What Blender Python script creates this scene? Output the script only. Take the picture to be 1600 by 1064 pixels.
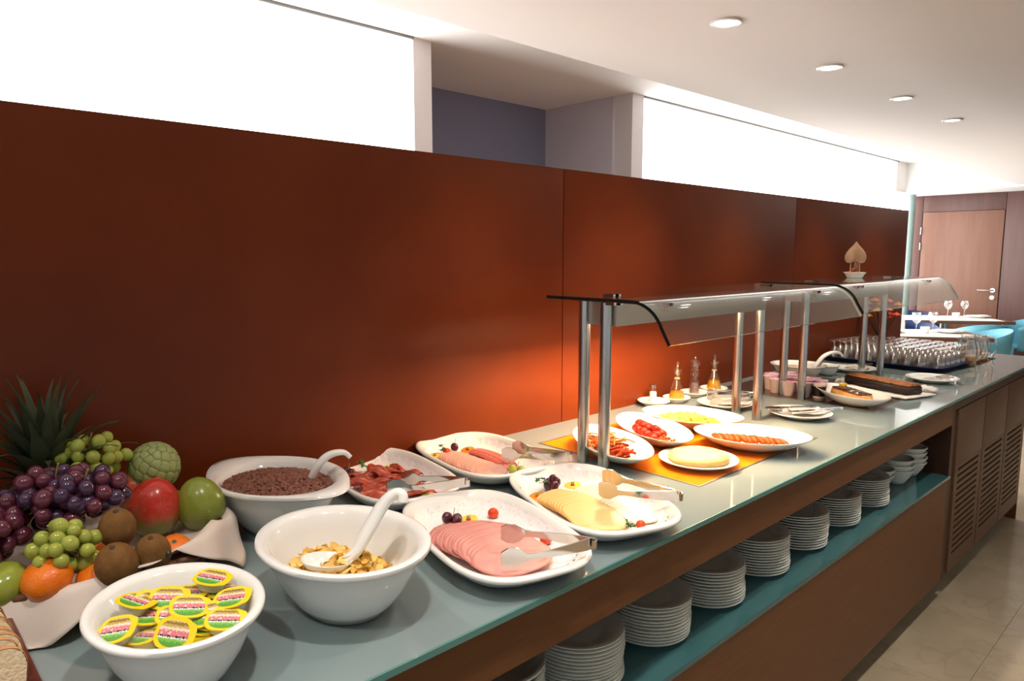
import bpy, bmesh, math, random
import numpy as np
from mathutils import Vector, Matrix

for o in list(bpy.data.objects):
    bpy.data.objects.remove(o)
S = bpy.context.scene
COL = S.collection
PI = math.pi
random.seed(7)

# ------------------------------------------------------------------ camera
cd = bpy.data.cameras.new('camera'); cam = bpy.data.objects.new('camera', cd); COL.objects.link(cam)
cam.location = (1.675, 0.0, 1.5)
cam.rotation_euler = (PI/2-0.1227, 0, 0.8132)
cd.sensor_width = 36; cd.lens = 1100/1600*36; cd.clip_start = 0.02; cd.clip_end = 60
S.camera = cam
# ------------------------------------------------------------------ world, exposure
w = bpy.data.worlds.new('world'); S.world = w; w.use_nodes = True
w.node_tree.nodes['Background'].inputs[0].default_value = (0.95, 0.98, 1.0, 1)
w.node_tree.nodes['Background'].inputs[1].default_value = 0.58
S.view_settings.view_transform = 'Standard'; S.view_settings.look = 'None'
S.view_settings.exposure = 0.0; S.view_settings.gamma = 1.0; S.view_settings.use_curve_mapping = False
LIGHTBOX = 6.5          # luminous wall behind the partition
SPOT_W = 17.0           # each recessed downlight
HOOD_E = 430.0           # heat lamp strip under the first guard
HOOD2_E = 16.0
CEIL = 2.26; RECESS = 2.60
for i, y in enumerate((-1.95, -1.12, -0.29, 0.54, 1.36, 2.19, 3.01, 3.85, 4.68, 5.5, 6.33, 7.2)):
    for x in ((0.39,) if i > 3 else (1.9,)):
        ld = bpy.data.lights.new('spot_beam', 'SPOT'); lo = bpy.data.objects.new('spot_beam', ld); COL.objects.link(lo)
        lo.location = (x, y, CEIL-0.015); ld.energy = SPOT_W*(0.45 if y < 1 else 1.6 if y < 2 else 2.3 if y < 5 else 0.7); ld.color = (1, 0.80, 0.62)
        ld.spot_size = math.radians(80); ld.spot_blend = 1.0; ld.shadow_soft_size = 0.035

for (x, y) in ((1.10, -0.25), (1.10, 0.45), (1.15, 1.25), (1.25, 2.15), (1.25, 2.95)):   # added spots out of view, brightening the counter while sparing the wall
    ld = bpy.data.lights.new('spot_beam', 'SPOT'); lo = bpy.data.objects.new('spot_beam', ld); COL.objects.link(lo)
    lo.location = (x, y, CEIL-0.015); ld.energy = 44 if y < 1 else 42; ld.color = (1, 0.90, 0.80); ld.spot_size = math.radians(104 if y < 1 else 84); ld.spot_blend = 1.0; ld.shadow_soft_size = 0.035

# ------------------------------------------------------------------ materials
MATS = {}
def mat(name, col, rough=0.5, metal=0.0, spec=0.5, noise=None, coat=0, bump=None, sss=0, emit=None, trans=0, ior=1.45, sheen=0):
    """noise=(colour2, scale, detail, lo, hi) mixes a second colour; bump=(scale, strength)"""
    if name in MATS: return MATS[name]
    m = bpy.data.materials.new(name); m.use_nodes = True; nt = m.node_tree; b = nt.nodes['Principled BSDF']
    b.inputs['Base Color'].default_value = (*col, 1); b.inputs['Roughness'].default_value = rough
    b.inputs['Metallic'].default_value = metal; b.inputs['Specular IOR Level'].default_value = spec
    b.inputs['Coat Weight'].default_value = coat; b.inputs['Coat Roughness'].default_value = 0.05
    b.inputs['IOR'].default_value = ior; b.inputs['Transmission Weight'].default_value = trans
    if sss: b.inputs['Subsurface Weight'].default_value = sss; b.inputs['Subsurface Scale'].default_value = 0.006
    if emit: b.inputs['Emission Color'].default_value = (*emit[0], 1); b.inputs['Emission Strength'].default_value = emit[1]
    tc = nt.nodes.new('ShaderNodeTexCoord')
    if noise:
        c2, sc, det, lo, hi = noise[:5]
        n = nt.nodes.new('ShaderNodeTexNoise'); n.inputs['Scale'].default_value = sc; n.inputs['Detail'].default_value = det
        src = tc.outputs['Object']
        if len(noise) > 5:
            mp = nt.nodes.new('ShaderNodeMapping'); mp.inputs['Scale'].default_value = noise[5]; nt.links.new(src, mp.inputs[0]); src = mp.outputs[0]
        nt.links.new(src, n.inputs['Vector'])
        r = nt.nodes.new('ShaderNodeValToRGB'); r.color_ramp.elements[0].position = lo; r.color_ramp.elements[1].position = hi
        r.color_ramp.elements[0].color = (*col, 1); r.color_ramp.elements[1].color = (*c2, 1)
        nt.links.new(n.outputs[0], r.inputs[0]); nt.links.new(r.outputs[0], b.inputs['Base Color'])
    if bump:
        n = nt.nodes.new('ShaderNodeTexNoise'); n.inputs['Scale'].default_value = bump[0]; n.inputs['Detail'].default_value = 3
        nt.links.new(tc.outputs['Object'], n.inputs['Vector'])
        bp = nt.nodes.new('ShaderNodeBump'); bp.inputs['Strength'].default_value = bump[1]; bp.inputs['Distance'].default_value = 0.002
        nt.links.new(n.outputs[0], bp.inputs['Height']); nt.links.new(bp.outputs[0], b.inputs['Normal'])
    MATS[name] = m; return m

def pane_mat(name, tint, refl_rough=0.02, f0=0.045, boost=1.0):
    """clear sheet glass without refraction: Schlick mix of transparent and glossy, the same from both faces"""
    m = bpy.data.materials.new(name); m.use_nodes = True; nt = m.node_tree; nt.nodes.clear()
    o = nt.nodes.new('ShaderNodeOutputMaterial'); t = nt.nodes.new('ShaderNodeBsdfTransparent'); g = nt.nodes.new('ShaderNodeBsdfGlossy')
    ge = nt.nodes.new('ShaderNodeNewGeometry'); dt = nt.nodes.new('ShaderNodeVectorMath'); dt.operation = 'DOT_PRODUCT'
    nt.links.new(ge.outputs['Incoming'], dt.inputs[0]); nt.links.new(ge.outputs['Normal'], dt.inputs[1])
    def mth(op, a, v, second=None):
        n = nt.nodes.new('ShaderNodeMath'); n.operation = op
        if isinstance(a, float): n.inputs[0].default_value = a
        else: nt.links.new(a, n.inputs[0])
        if v is not None:
            if isinstance(v, float): n.inputs[1].default_value = v
            else: nt.links.new(v, n.inputs[1])
        return n
    a = mth('ABSOLUTE', dt.outputs['Value'], None).outputs[0]; b = mth('SUBTRACT', 1.0, a).outputs[0]; c = mth('POWER', b, 5.0).outputs[0]
    d = mth('MULTIPLY', c, 1.0-f0).outputs[0]; e = mth('ADD', d, f0).outputs[0]; q = mth('MULTIPLY', e, float(boost)); q.use_clamp = True
    x = nt.nodes.new('ShaderNodeMixShader'); t.inputs[0].default_value = (*tint, 1); g.inputs['Roughness'].default_value = refl_rough; g.inputs[0].default_value = (1, 1, 1, 1)
    nt.links.new(q.outputs[0], x.inputs[0]); nt.links.new(t.outputs[0], x.inputs[1]); nt.links.new(g.outputs[0], x.inputs[2]); nt.links.new(x.outputs[0], o.inputs[0])
    return m

def emis(name, col, s):
    m = bpy.data.materials.new(name); m.use_nodes = True; nt = m.node_tree; nt.nodes.clear()
    o = nt.nodes.new('ShaderNodeOutputMaterial'); e = nt.nodes.new('ShaderNodeEmission')
    e.inputs[0].default_value = (*col, 1); e.inputs[1].default_value = s; nt.links.new(e.outputs[0], o.inputs[0]); return m

WHITE = (0.80, 0.80, 0.78)
porc = mat('white_porcelain', (0.86, 0.865, 0.84), 0.12, coat=0.3)
porc_s = mat('stacked_porcelain', (0.80, 0.83, 0.78), 0.28)
paintw = mat('white_paint', (0.78, 0.74, 0.72), 0.7)
ceilm = mat('ceiling_paint', (0.80, 0.74, 0.71), 0.75)
recm = mat('recess_paint', (0.88, 0.85, 0.82), 0.8)
greyp = mat('alcove_grey_paint', (0.62, 0.61, 0.68), 0.8)
navyp = mat('alcove_dark_paint', (0.06, 0.065, 0.10), 0.8)
panelm = mat('red_brown_fibreboard', (0.130, 0.0225, 0.0045), 0.34, spec=0.22, noise=((0.175, 0.034, 0.0075), 2.2, 8, 0.35, 0.75), bump=(300, 0.05))
counterm = mat('brown_veneer', (0.140, 0.052, 0.017), 0.38, spec=0.25, noise=((0.175, 0.070, 0.025), 9, 5, 0.3, 0.8, (1, 1, 12)))
doorm = mat('cabinet_veneer', (0.135, 0.070, 0.036), 0.42, spec=0.3, noise=((0.165, 0.088, 0.048), 9, 5, 0.3, 0.8, (1, 1, 12)))
gapshade = mat('painted_gap_shade', (0.012, 0.008, 0.007), 0.6)  # shade of gaps and recesses put into the colour
glasstop = mat('back_painted_glass', (0.215, 0.285, 0.298), 0.04, spec=0.9, noise=((0.23, 0.30, 0.312), 3, 3, 0.3, 0.7))
glassedge = mat('green_glass_edge', (0.10, 0.27, 0.25), 0.12, spec=0.6)
shelfglass = mat('teal_shelf_glass', (0.045, 0.14, 0.15), 0.08, spec=0.5)
steel = mat('brushed_steel', (0.50, 0.50, 0.49), 0.24, metal=1, bump=(60, 0.05))
steel_p = mat('polished_steel', (0.62, 0.60, 0.57), 0.13, metal=1)
kick = mat('grey_kick_strip', (0.27, 0.26, 0.21), 0.5)
hotm = mat('orange_hot_plate', (0.85, 0.27, 0.008), 0.14, spec=0.5, noise=((0.75, 0.19, 0.006), 5, 4, 0.35, 0.7))
chillm = mat('dark_chill_plate', (0.06, 0.045, 0.04), 0.18)
navy = mat('navy_plastic', (0.006, 0.014, 0.075), 0.25)
pane = pane_mat('guard_glass', (0.90, 0.945, 0.93), 0.05, 0.06, 1.0)
guardedge = mat('guard_glass_edge', (0.008, 0.014, 0.013), 0.15)
thin = pane_mat('thin_glass', (0.96, 0.96, 0.95), 0.10, 0.13, 1.2)
tumbler_m = pane_mat('tumbler_glass', (0.96, 0.96, 0.955), 0.22, 0.17, 1.25)

# ------------------------------------------------------------------ mesh helpers
def smooth(me, ang=None):
    me.polygons.foreach_set('use_smooth', [True]*len(me.polygons)); me.update()
    if ang is not None:
        try: me.set_sharp_from_angle(angle=math.radians(ang))
        except Exception: pass
def mesh(name, V, F, m=None, sm=True, ang=40):
    me = bpy.data.meshes.new(name); me.from_pydata([tuple(v) for v in V], [], F); me.validate()
    if m is not None:
        for q in (m if isinstance(m, (list, tuple)) else [m]): me.materials.append(q)
    bm = bmesh.new(); bm.from_mesh(me); bmesh.ops.recalc_face_normals(bm, faces=bm.faces); bm.to_mesh(me); bm.free()
    if sm: smooth(me, ang)
    return me
def ob(name, me, parent=None, loc=(0, 0, 0), rot=(0, 0, 0), sc=None):
    o = bpy.data.objects.new(name, me); COL.objects.link(o); o.location = loc; o.rotation_euler = rot
    if sc is not None: o.scale = sc if isinstance(sc, (tuple, list)) else (sc, sc, sc)
    if parent: o.parent = parent
    return o
def tag(o, label=None, cat=None, group=None, kind=None):
    if label: o['label'] = label
    if cat: o['category'] = cat
    if group: o['group'] = group
    if kind: o['kind'] = kind
    return o
def empty(name, label, cat, loc=(0, 0, 0), rz=0, group=None):
    o = bpy.data.objects.new(name, None); COL.objects.link(o); o.location = loc; o.rotation_euler = (0, 0, rz); o.empty_display_size = 0.02
    return tag(o, label, cat, group)
def copy_tree(o, parent=None):
    c = o.copy(); COL.objects.link(c)
    if parent: c.parent = parent
    for ch in list(o.children): copy_tree(ch, c)
    return c

class MB:
    def __init__(s): s.V = []; s.F = []
    def add(s, V, F):
        n = len(s.V); s.V += [tuple(v) for v in V]; s.F += [tuple(i+n for i in f) for f in F]; return s
    def box(s, x0, x1, y0, y1, z0, z1):
        V = [(x, y, z) for x in (x0, x1) for y in (y0, y1) for z in (z0, z1)]
        return s.add(V, [(0, 1, 3, 2), (4, 6, 7, 5), (0, 4, 5, 1), (2, 3, 7, 6), (0, 2, 6, 4), (1, 5, 7, 3)])
    def cyl(s, x, y, z0, z1, r, n=20, r2=None):
        r2 = r if r2 is None else r2
        V = [(x+r*math.cos(2*PI*i/n), y+r*math.sin(2*PI*i/n), z0) for i in range(n)]+[(x+r2*math.cos(2*PI*i/n), y+r2*math.sin(2*PI*i/n), z1) for i in range(n)]
        return s.add(V, [(i, (i+1) % n, n+(i+1) % n, n+i) for i in range(n)]+[tuple(reversed(range(n))), tuple(range(n, 2*n))])
    def loft(s, rings, cap0=True, cap1=True, closed=True):
        n = len(rings[0]); V = [v for r in rings for v in r]; F = []
        for j in range(len(rings)-1):
            for i in range(n if closed else n-1):
                a, b = j*n+i, j*n+(i+1) % n; F.append((a, b, b+n, a+n))
        if cap0: F.append(tuple(reversed(range(n))))
        if cap1: F.append(tuple(range((len(rings)-1)*n, len(rings)*n)))
        return s.add(V, F)
    def tube(s, pts, r, n=8, sx=1.0):
        P = [Vector(p) for p in pts]; rings = []
        up = Vector((0, 0, 1)); 
        for i, p in enumerate(P):
            t = (P[min(i+1, len(P)-1)]-P[max(i-1, 0)]).normalized()
            a = t.cross(up); 
            if a.length < 1e-3: a = t.cross(Vector((1, 0, 0)))
            a.normalize(); b = a.cross(t); b.normalize()
            rr = r[i] if isinstance(r, (list, tuple)) else r
            rings.append([p+a*rr*sx*math.cos(2*PI*k/n)+b*rr*math.sin(2*PI*k/n) for k in range(n)])
        return s.loft(rings)
    def me(s, name, m, sm=True, ang=40): return mesh(name, s.V, s.F, m, sm, ang)

def box(name, x0, x1, y0, y1, z0, z1, m, parent=None, bev=0.0, **k):
    me = MB().box(x0, x1, y0, y1, z0, z1).me(name, m, False)
    if bev:
        bm = bmesh.new(); bm.from_mesh(me); bmesh.ops.bevel(bm, geom=list(bm.edges), offset=bev, segments=2, affect='EDGES', profile=0.6); bmesh.ops.recalc_face_normals(bm, faces=bm.faces); bm.to_mesh(me); bm.free(); smooth(me, 35)
    o = ob(name, me, parent)
    return tag(o, **k) if k else o

def lathe(prof, n=40, a=1.0, b=1.0, p=2.0, fn=None):
    """prof = [(scale or radius, z)]; superellipse exponent p"""
    rings = []
    for (r, z) in prof:
        ring = []
        for i in range(n):
            t = 2*PI*i/n; c, s_ = math.cos(t), math.sin(t)
            x = math.copysign(abs(c)**(2/p), c); y = math.copysign(abs(s_)**(2/p), s_)
            rx, ry, zz = r*a*x, r*b*y, z
            if fn: rx, ry, zz = fn(rx, ry, zz, t, r)
            ring.append((rx, ry, zz))
        rings.append(ring)
    return MB().loft(rings, cap0=prof[0][0] > 1e-4, cap1=prof[-1][0] > 1e-4)

def ico(sub=1):
    bm = bmesh.new(); bmesh.ops.create_icosphere(bm, subdivisions=sub, radius=1); V = np.array([v.co[:] for v in bm.verts]); F = [tuple(v.index for v in f.verts) for f in bm.faces]; bm.free(); return V, F
ICO1 = ico(1); ICO2 = ico(2); ICO3 = ico(3)
def blobs(items, base=ICO1):
    """items: (centre, (sx,sy,sz), rotation euler)"""
    m = MB()
    for c, s_, r in items:
        R = np.array(Matrix.Identity(3) if r is None else __import__('mathutils').Euler(r).to_matrix())
        m.add((base[0]*np.array(s_))@R.T+np.array(c), base[1])
    return m
def ell_mesh(name, rx, ry, rz, m, sub=3, warp=None):
    V = (ICO3 if sub == 3 else ICO2)[0]*np.array((rx, ry, rz))
    if warp: V = np.array([warp(v) for v in V])
    return mesh(name, V, (ICO3 if sub == 3 else ICO2)[1], m, True, None)

ORD = ['first', 'second', 'third', 'fourth', 'fifth', 'sixth', 'seventh', 'eighth', 'ninth', 'tenth', 'eleventh', 'twelfth', 'thirteenth', 'fourteenth', 'fifteenth', 'sixteenth',
       'seventeenth', 'eighteenth', 'nineteenth', 'twentieth', 'twenty-first', 'twenty-second', 'twenty-third', 'twenty-fourth', 'twenty-fifth', 'twenty-sixth', 'twenty-seventh', 'twenty-eighth', 'twenty-ninth', 'thirtieth']

# ================================================================== SETTING
# floor of marble tiles
fm = mat('beige_marble', (0.40, 0.335, 0.235), 0.2, spec=0.4, noise=((0.50, 0.425, 0.31), 3.5, 9, 0.35, 0.7))
nt = fm.node_tree; bs = nt.nodes['Principled BSDF']; old = bs.inputs['Base Color'].links[0].from_socket
tc = nt.nodes.new('ShaderNodeTexCoord'); n1 = nt.nodes.new('ShaderNodeTexNoise'); n1.inputs['Scale'].default_value = 2.2; n1.inputs['Detail'].default_value = 7; n1.inputs['Distortion'].default_value = 1.6
nt.links.new(tc.outputs['Object'], n1.inputs['Vector'])
rp = nt.nodes.new('ShaderNodeValToRGB'); e = rp.color_ramp.elements; e[0].position = 0.485; e[0].color = (0, 0, 0, 1); e[1].position = 0.5; e[1].color = (1, 1, 1, 1); e2 = e.new(0.515); e2.color = (0, 0, 0, 1)
mx = nt.nodes.new('ShaderNodeMixRGB'); mx.inputs[2].default_value = (0.33, 0.22, 0.12, 1); nt.links.new(n1.outputs[0], rp.inputs[0])
ml = nt.nodes.new('ShaderNodeMath'); ml.operation = 'MULTIPLY'; ml.inputs[1].default_value = 0.28; nt.links.new(rp.outputs[0], ml.inputs[0]); nt.links.new(ml.outputs[0], mx.inputs[0]); nt.links.new(old, mx.inputs[1]); nt.links.new(mx.outputs[0], bs.inputs['Base Color'])
floor = box('floor', -4, 7, -4, 12, -0.1, -0.006, mat('floor_bed', (0.32, 0.27, 0.19), 0.8), kind='structure')
TS = 0.60
tm = MB().box(0.0006, TS-0.0006, 0.0006, TS-0.0006, -0.006, 0).me('tile', fm, False)
for i in range(-3, 5):
    for j in range(0, 17):
        t = ob('tile', tm, floor, (0.5+i*TS, 0.3+j*TS, 0.0))
# ceilings
box('ceiling', -0.25, 7, -4, 9.6, CEIL, CEIL+0.10, ceilm, kind='structure')
box('ceiling', -4, 0.1, -4, 9.7, RECESS, RECESS+0.1, recm, kind='structure').name = 'ceiling_recess'
box('trim_1', -1.41, 7, 9.6, 10.32, CEIL-0.015, RECESS+0.1, mat('bulkhead_paint', (0.80, 0.80, 0.78), 0.7), kind='structure')
box('trim_2', -1.53, -1.41, 9.25, 10.32, CEIL-0.015, RECESS, paintw, kind='structure')
# luminous window walls behind the partition
lbm = emis('luminous_panel', (1.0, 0.99, 0.97), LIGHTBOX)
for n_, (y0, y1) in enumerate(((-3.9, 2.22), (4.19, 9.30))):
    wn = box('window_%d' % (n_+1), -1.47, -1.42, y0, y1, 0.9, RECESS-0.012, lbm, kind='structure')
    box('track', -1.425, -1.40, y0, y1, RECESS-0.014, RECESS-0.001, mat('grey_track', (0.22, 0.22, 0.21), 0.5), wn)
wn = box('window_3', -1.56, -1.53, 9.33, 10.3, 0.5, CEIL-0.02, lbm, kind='structure')
box('wall_left', -1.56, -1.41, 2.22, 2.335, 0.5, RECESS, paintw, kind='structure')
box('trim_3', -1.56, -1.405, 4.06, 4.19, 0.5, RECESS, mat('jamb_paint', (0.72, 0.70, 0.70), 0.7), kind='structure')
box('wall_alcove_right', -2.75, -1.56, 4.04, 4.12, 0.5, RECESS, greyp, kind='structure').name = 'wall_right'
box('wall_back', -2.32, -2.22, 2.0, 4.04, 0.5, RECESS, mat('alcove_blue_grey', (0.22, 0.235, 0.33), 0.8), kind='structure')
box('wall_left_inner', -2.3, -1.56, 2.22, 2.30, 0.5, RECESS, navyp, kind='structure').name = 'wall_left.001'
# partition clad in fibreboard panels
part = box('wall_partition', -0.075, -0.018, -2.0, 5.295, 0, 1.775, mat('partition_core', (0.10, 0.025, 0.012), 0.7), kind='structure'); part.name = 'wall_front'
ys = [-1.75, 0.03, 1.83, 3.61, 5.30]
for a, b in zip(ys[:-1], ys[1:]):
    box('panel', -0.018, 0.0, a+0.002, b-0.002, 0.0, 1.79, panelm, part, bev=0.0012)
    box('panel', -0.093, -0.075, a+0.002, b-0.002, 0.0, 1.79, panelm, part)
box('top_strip', -0.075, -0.018, -1.75, 5.298, 1.775, 1.786, panelm, part)
box('end_strip', -0.075, -0.018, 5.295, 5.30, 0, 1.775, panelm, part)
# far wall with the door
woodd = mat('dark_wall_veneer', (0.085, 0.036, 0.030), 0.42, noise=((0.12, 0.052, 0.043), 3, 5, 0.3, 0.8, (6, 6, 0.6)))
woodl = mat('door_veneer', (0.17, 0.072, 0.045), 0.42, noise=((0.22, 0.10, 0.064), 3, 5, 0.3, 0.8, (6, 6, 0.5)))
far = box('wall_far', -1.75, 7, 10.32, 10.42, 0, RECESS, mat('far_wall_core', (0.03, 0.014, 0.012), 0.7), kind='structure')
for (x0, x1, z0, z1) in ((-1.62, -1.415, 0, CEIL-0.016), (-1.41, -0.505, 2.035, CEIL-0.016), (-0.5, 0.62, 0, CEIL-0.016), (0.625, 1.75, 0, CEIL-0.016), (1.755, 2.9, 0, CEIL-0.016), (2.905, 4.9, 0, CEIL-0.016)):
    box('panel', x0, x1, 10.30, 10.32, z0, z1, woodd, far, bev=0.001)
dr = box('door_1', -1.405, -0.51, 10.295, 10.33, 0.01, 2.03, woodl, bev=0.002, kind='structure')
hb = MB(); hb.cyl(0, 0, 0, 0.012, 0.028, 20); he = ob('rosette', hb.me('rosette', steel_p), dr, (-0.57, 10.295, 1.05), (PI/2, 0, 0))
h2 = ob('lock_plate', hb.me('lock_plate', steel_p), dr, (-0.57, 10.295, 0.96), (PI/2, 0, 0))
ob('door_handle', MB().tube([(-0.57, 10.29, 1.05), (-0.57, 10.245, 1.05), (-0.59, 10.235, 1.05), (-0.72, 10.235, 1.05)], 0.009, 8).me('door_handle', steel_p), dr)
for z in (1.75, 1.55):
    ob('hinge', MB().cyl(0, 0, 0, 0.09, 0.010, 10).me('hinge', steel_p), dr, (-1.415, 10.29, z))
# green-grey column at the glass wall end
colm = mat('green_grey_column', (0.24, 0.32, 0.30), 0.35)
tag(ob('trim_4', MB().cyl(-1.462, 9.98, 0, CEIL-0.015, 0.055, 24).me('column', colm)), kind='structure')
# recessed ceiling lights
trimm = mat('lamp_trim', (0.75, 0.70, 0.68), 0.35)
bulb = emis('lamp_glow', (1.0, 0.90, 0.80), 14)
dlabels = ['recessed ceiling downlight nearest the camera, above the first glass guard', 'second recessed ceiling downlight from the front, large round trim', 'third recessed ceiling downlight in the row, counting from the front', 'farthest visible recessed ceiling downlight of the row']
for k, y in enumerate((2.19, 3.01, 3.85, 4.68)):
    d = empty('ceiling_light', dlabels[k], 'ceiling light', (0.39, y, CEIL), group='recessed lights over the counter')
    ob('trim_ring', lathe([(0.036, 0.0), (0.050, -0.001), (0.052, -0.004), (0.048, -0.007), (0.038, -0.006), (0.036, -0.002)], 32).me('trim_ring', trimm), d)
    ob('lamp', MB().cyl(0, 0, -0.004, -0.001, 0.037, 28).me('lamp', bulb), d)

# ================================================================== COUNTER
ctr = empty('buffet_counter', 'long brown veneered buffet counter with open plate shelf and louvred doors', 'counter', (0, 0, 0))
Y0, Y1, Y2 = -0.9, 5.02, 4.745
box('fascia', 0.80, 0.845, Y0, 3.33, 0.785, 0.880, counterm, ctr)
box('fascia', 0.80, 0.843, 3.33, Y2, 0.842, 0.880, mat('dark_fascia', (0.060, 0.024, 0.012), 0.4), ctr)
box('lower_panel', 0.82, 0.845, Y0, 3.33, 0.10, 0.548, counterm, ctr)
box('shelf_glass', 0.20, 0.850, Y0, 3.345, 0.549, 0.565, shelfglass, ctr, bev=0.003)
box('end_post', 0.30, 0.845, 3.33, 3.372, 0.10, 0.886, mat('redbrown_post', (0.045, 0.013, 0.006), 0.4), ctr)
box('post_gap_shade', 0.30, 0.828, 3.372, 3.425, 0.10, 0.842, gapshade, ctr)  # solid black block standing in for the shade between post and door
box('shelf_back', 0.19, 0.21, Y0, 3.33, 0.10, 0.886, mat('shelf_back_board', (0.06, 0.022, 0.012), 0.6), ctr)
box('underside', 0.02, 0.80, Y0, Y1, 0.872, 0.8884, mat('underside_board', (0.13, 0.055, 0.025), 0.6), ctr)
box('kick_strip', 0.74, 0.775, Y0, Y2-0.02, 0.0, 0.105, kick, ctr)
box('carcass', 0.03, 0.812, 3.425, Y2-0.01, 0.10, 0.842, gapshade, ctr)  # coloured near black so the slots between slats look shaded
box('end_panel', 0.02, 0.843, Y2-0.01, Y2, 0.0, 0.880, counterm, ctr)
slat_me = {}
for k in range(3):
    a = 3.425+k*0.438; b = a+0.426
    dd = box('cabinet_door', 0.822, 0.845, a, b, 0.585, 0.838, doorm, ctr, bev=0.0015)
    box('stile', 0.822, 0.845, a, a+0.045, 0.10, 0.585, doorm, dd)
    box('stile', 0.822, 0.845, b-0.055, b, 0.10, 0.585, doorm, dd)
    box('bottom_rail', 0.822, 0.845, a+0.045, b-0.055, 0.10, 0.175, doorm, dd)
    n = 14; pz = (0.585-0.175)/n
    sm_ = MB().box(0.822, 0.845, 0, b-a-0.10, 0, pz*0.62).me('slat', doorm, False)
    for q in range(n):
        ob('slat', sm_, dd, (0, a+0.045, 0.175+q*pz+pz*0.38))
# worktop (with the jug well cut out of it)
wt = empty('glass_worktop', 'grey-green back-painted glass worktop with orange and dark inset plates', 'worktop', (0, 0, 0))
WX, WY0, WY1 = 0.68, 4.42, 4.80
tp = MB(); tp.box(0.0, 0.856, Y0, WY0, 0.8885, 0.90); tp.box(0.0, 0.30, WY0, WY1, 0.8885, 0.90); tp.box(WX, 0.856, WY0, WY1, 0.8885, 0.90); tp.box(0.0, 0.856, WY1, Y1+0.01, 0.8885, 0.90)
ob('glass_sheet', tp.me('glass_sheet', glasstop, False), wt)
box('glass_edge', 0.8561, 0.860, Y0, Y1+0.01, 0.8885, 0.8998, glassedge, wt)
box('shade_strip', 0.81, 0.846, Y0, Y1, 0.8801, 0.8884, gapshade, wt)  # black strip painted as the line of shade below the glass edge
wl = MB(); wl.box(0.302, WX-0.002, WY0+0.002, WY1-0.002, 0.87, 0.874)
ob('jug_well', wl.me('jug_well', mat('black_well', (0.01, 0.02, 0.018), 0.15), False), wt)
wl = MB(); wl.box(0.30, WX, WY1-0.004, WY1, 0.874, 0.8995); wl.box(WX-0.004, WX, WY0, WY1-0.004, 0.874, 0.8995)
ob('well_edge', wl.me('well_edge', glassedge, False), wt)
framem = mat('inset_frame', (0.16, 0.15, 0.13), 0.3, metal=0.6)
def inset(name, x0, x1, y0, y1, m, t=0.006):
    o = box(name, x0, x1, y0, y1, 0.8985, 0.9008, m, wt)
    fr = MB(); fr.box(x0-t, x1+t, y0-t, y0, 0.8985, 0.9014); fr.box(x0-t, x1+t, y1, y1+t, 0.8985, 0.9014); fr.box(x0-t, x0, y0, y1, 0.8985, 0.9014); fr.box(x1, x1+t, y0, y1, 0.8985, 0.9014)
    ob('inset_frame', fr.me('inset_frame', framem, False), o)
inset('hot_plate', 0.15, 0.722, 1.57, 2.27, hotm)
inset('chill_plate', 0.06, 0.700, 2.83, 3.42, chillm)
ZT = 0.9015

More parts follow.
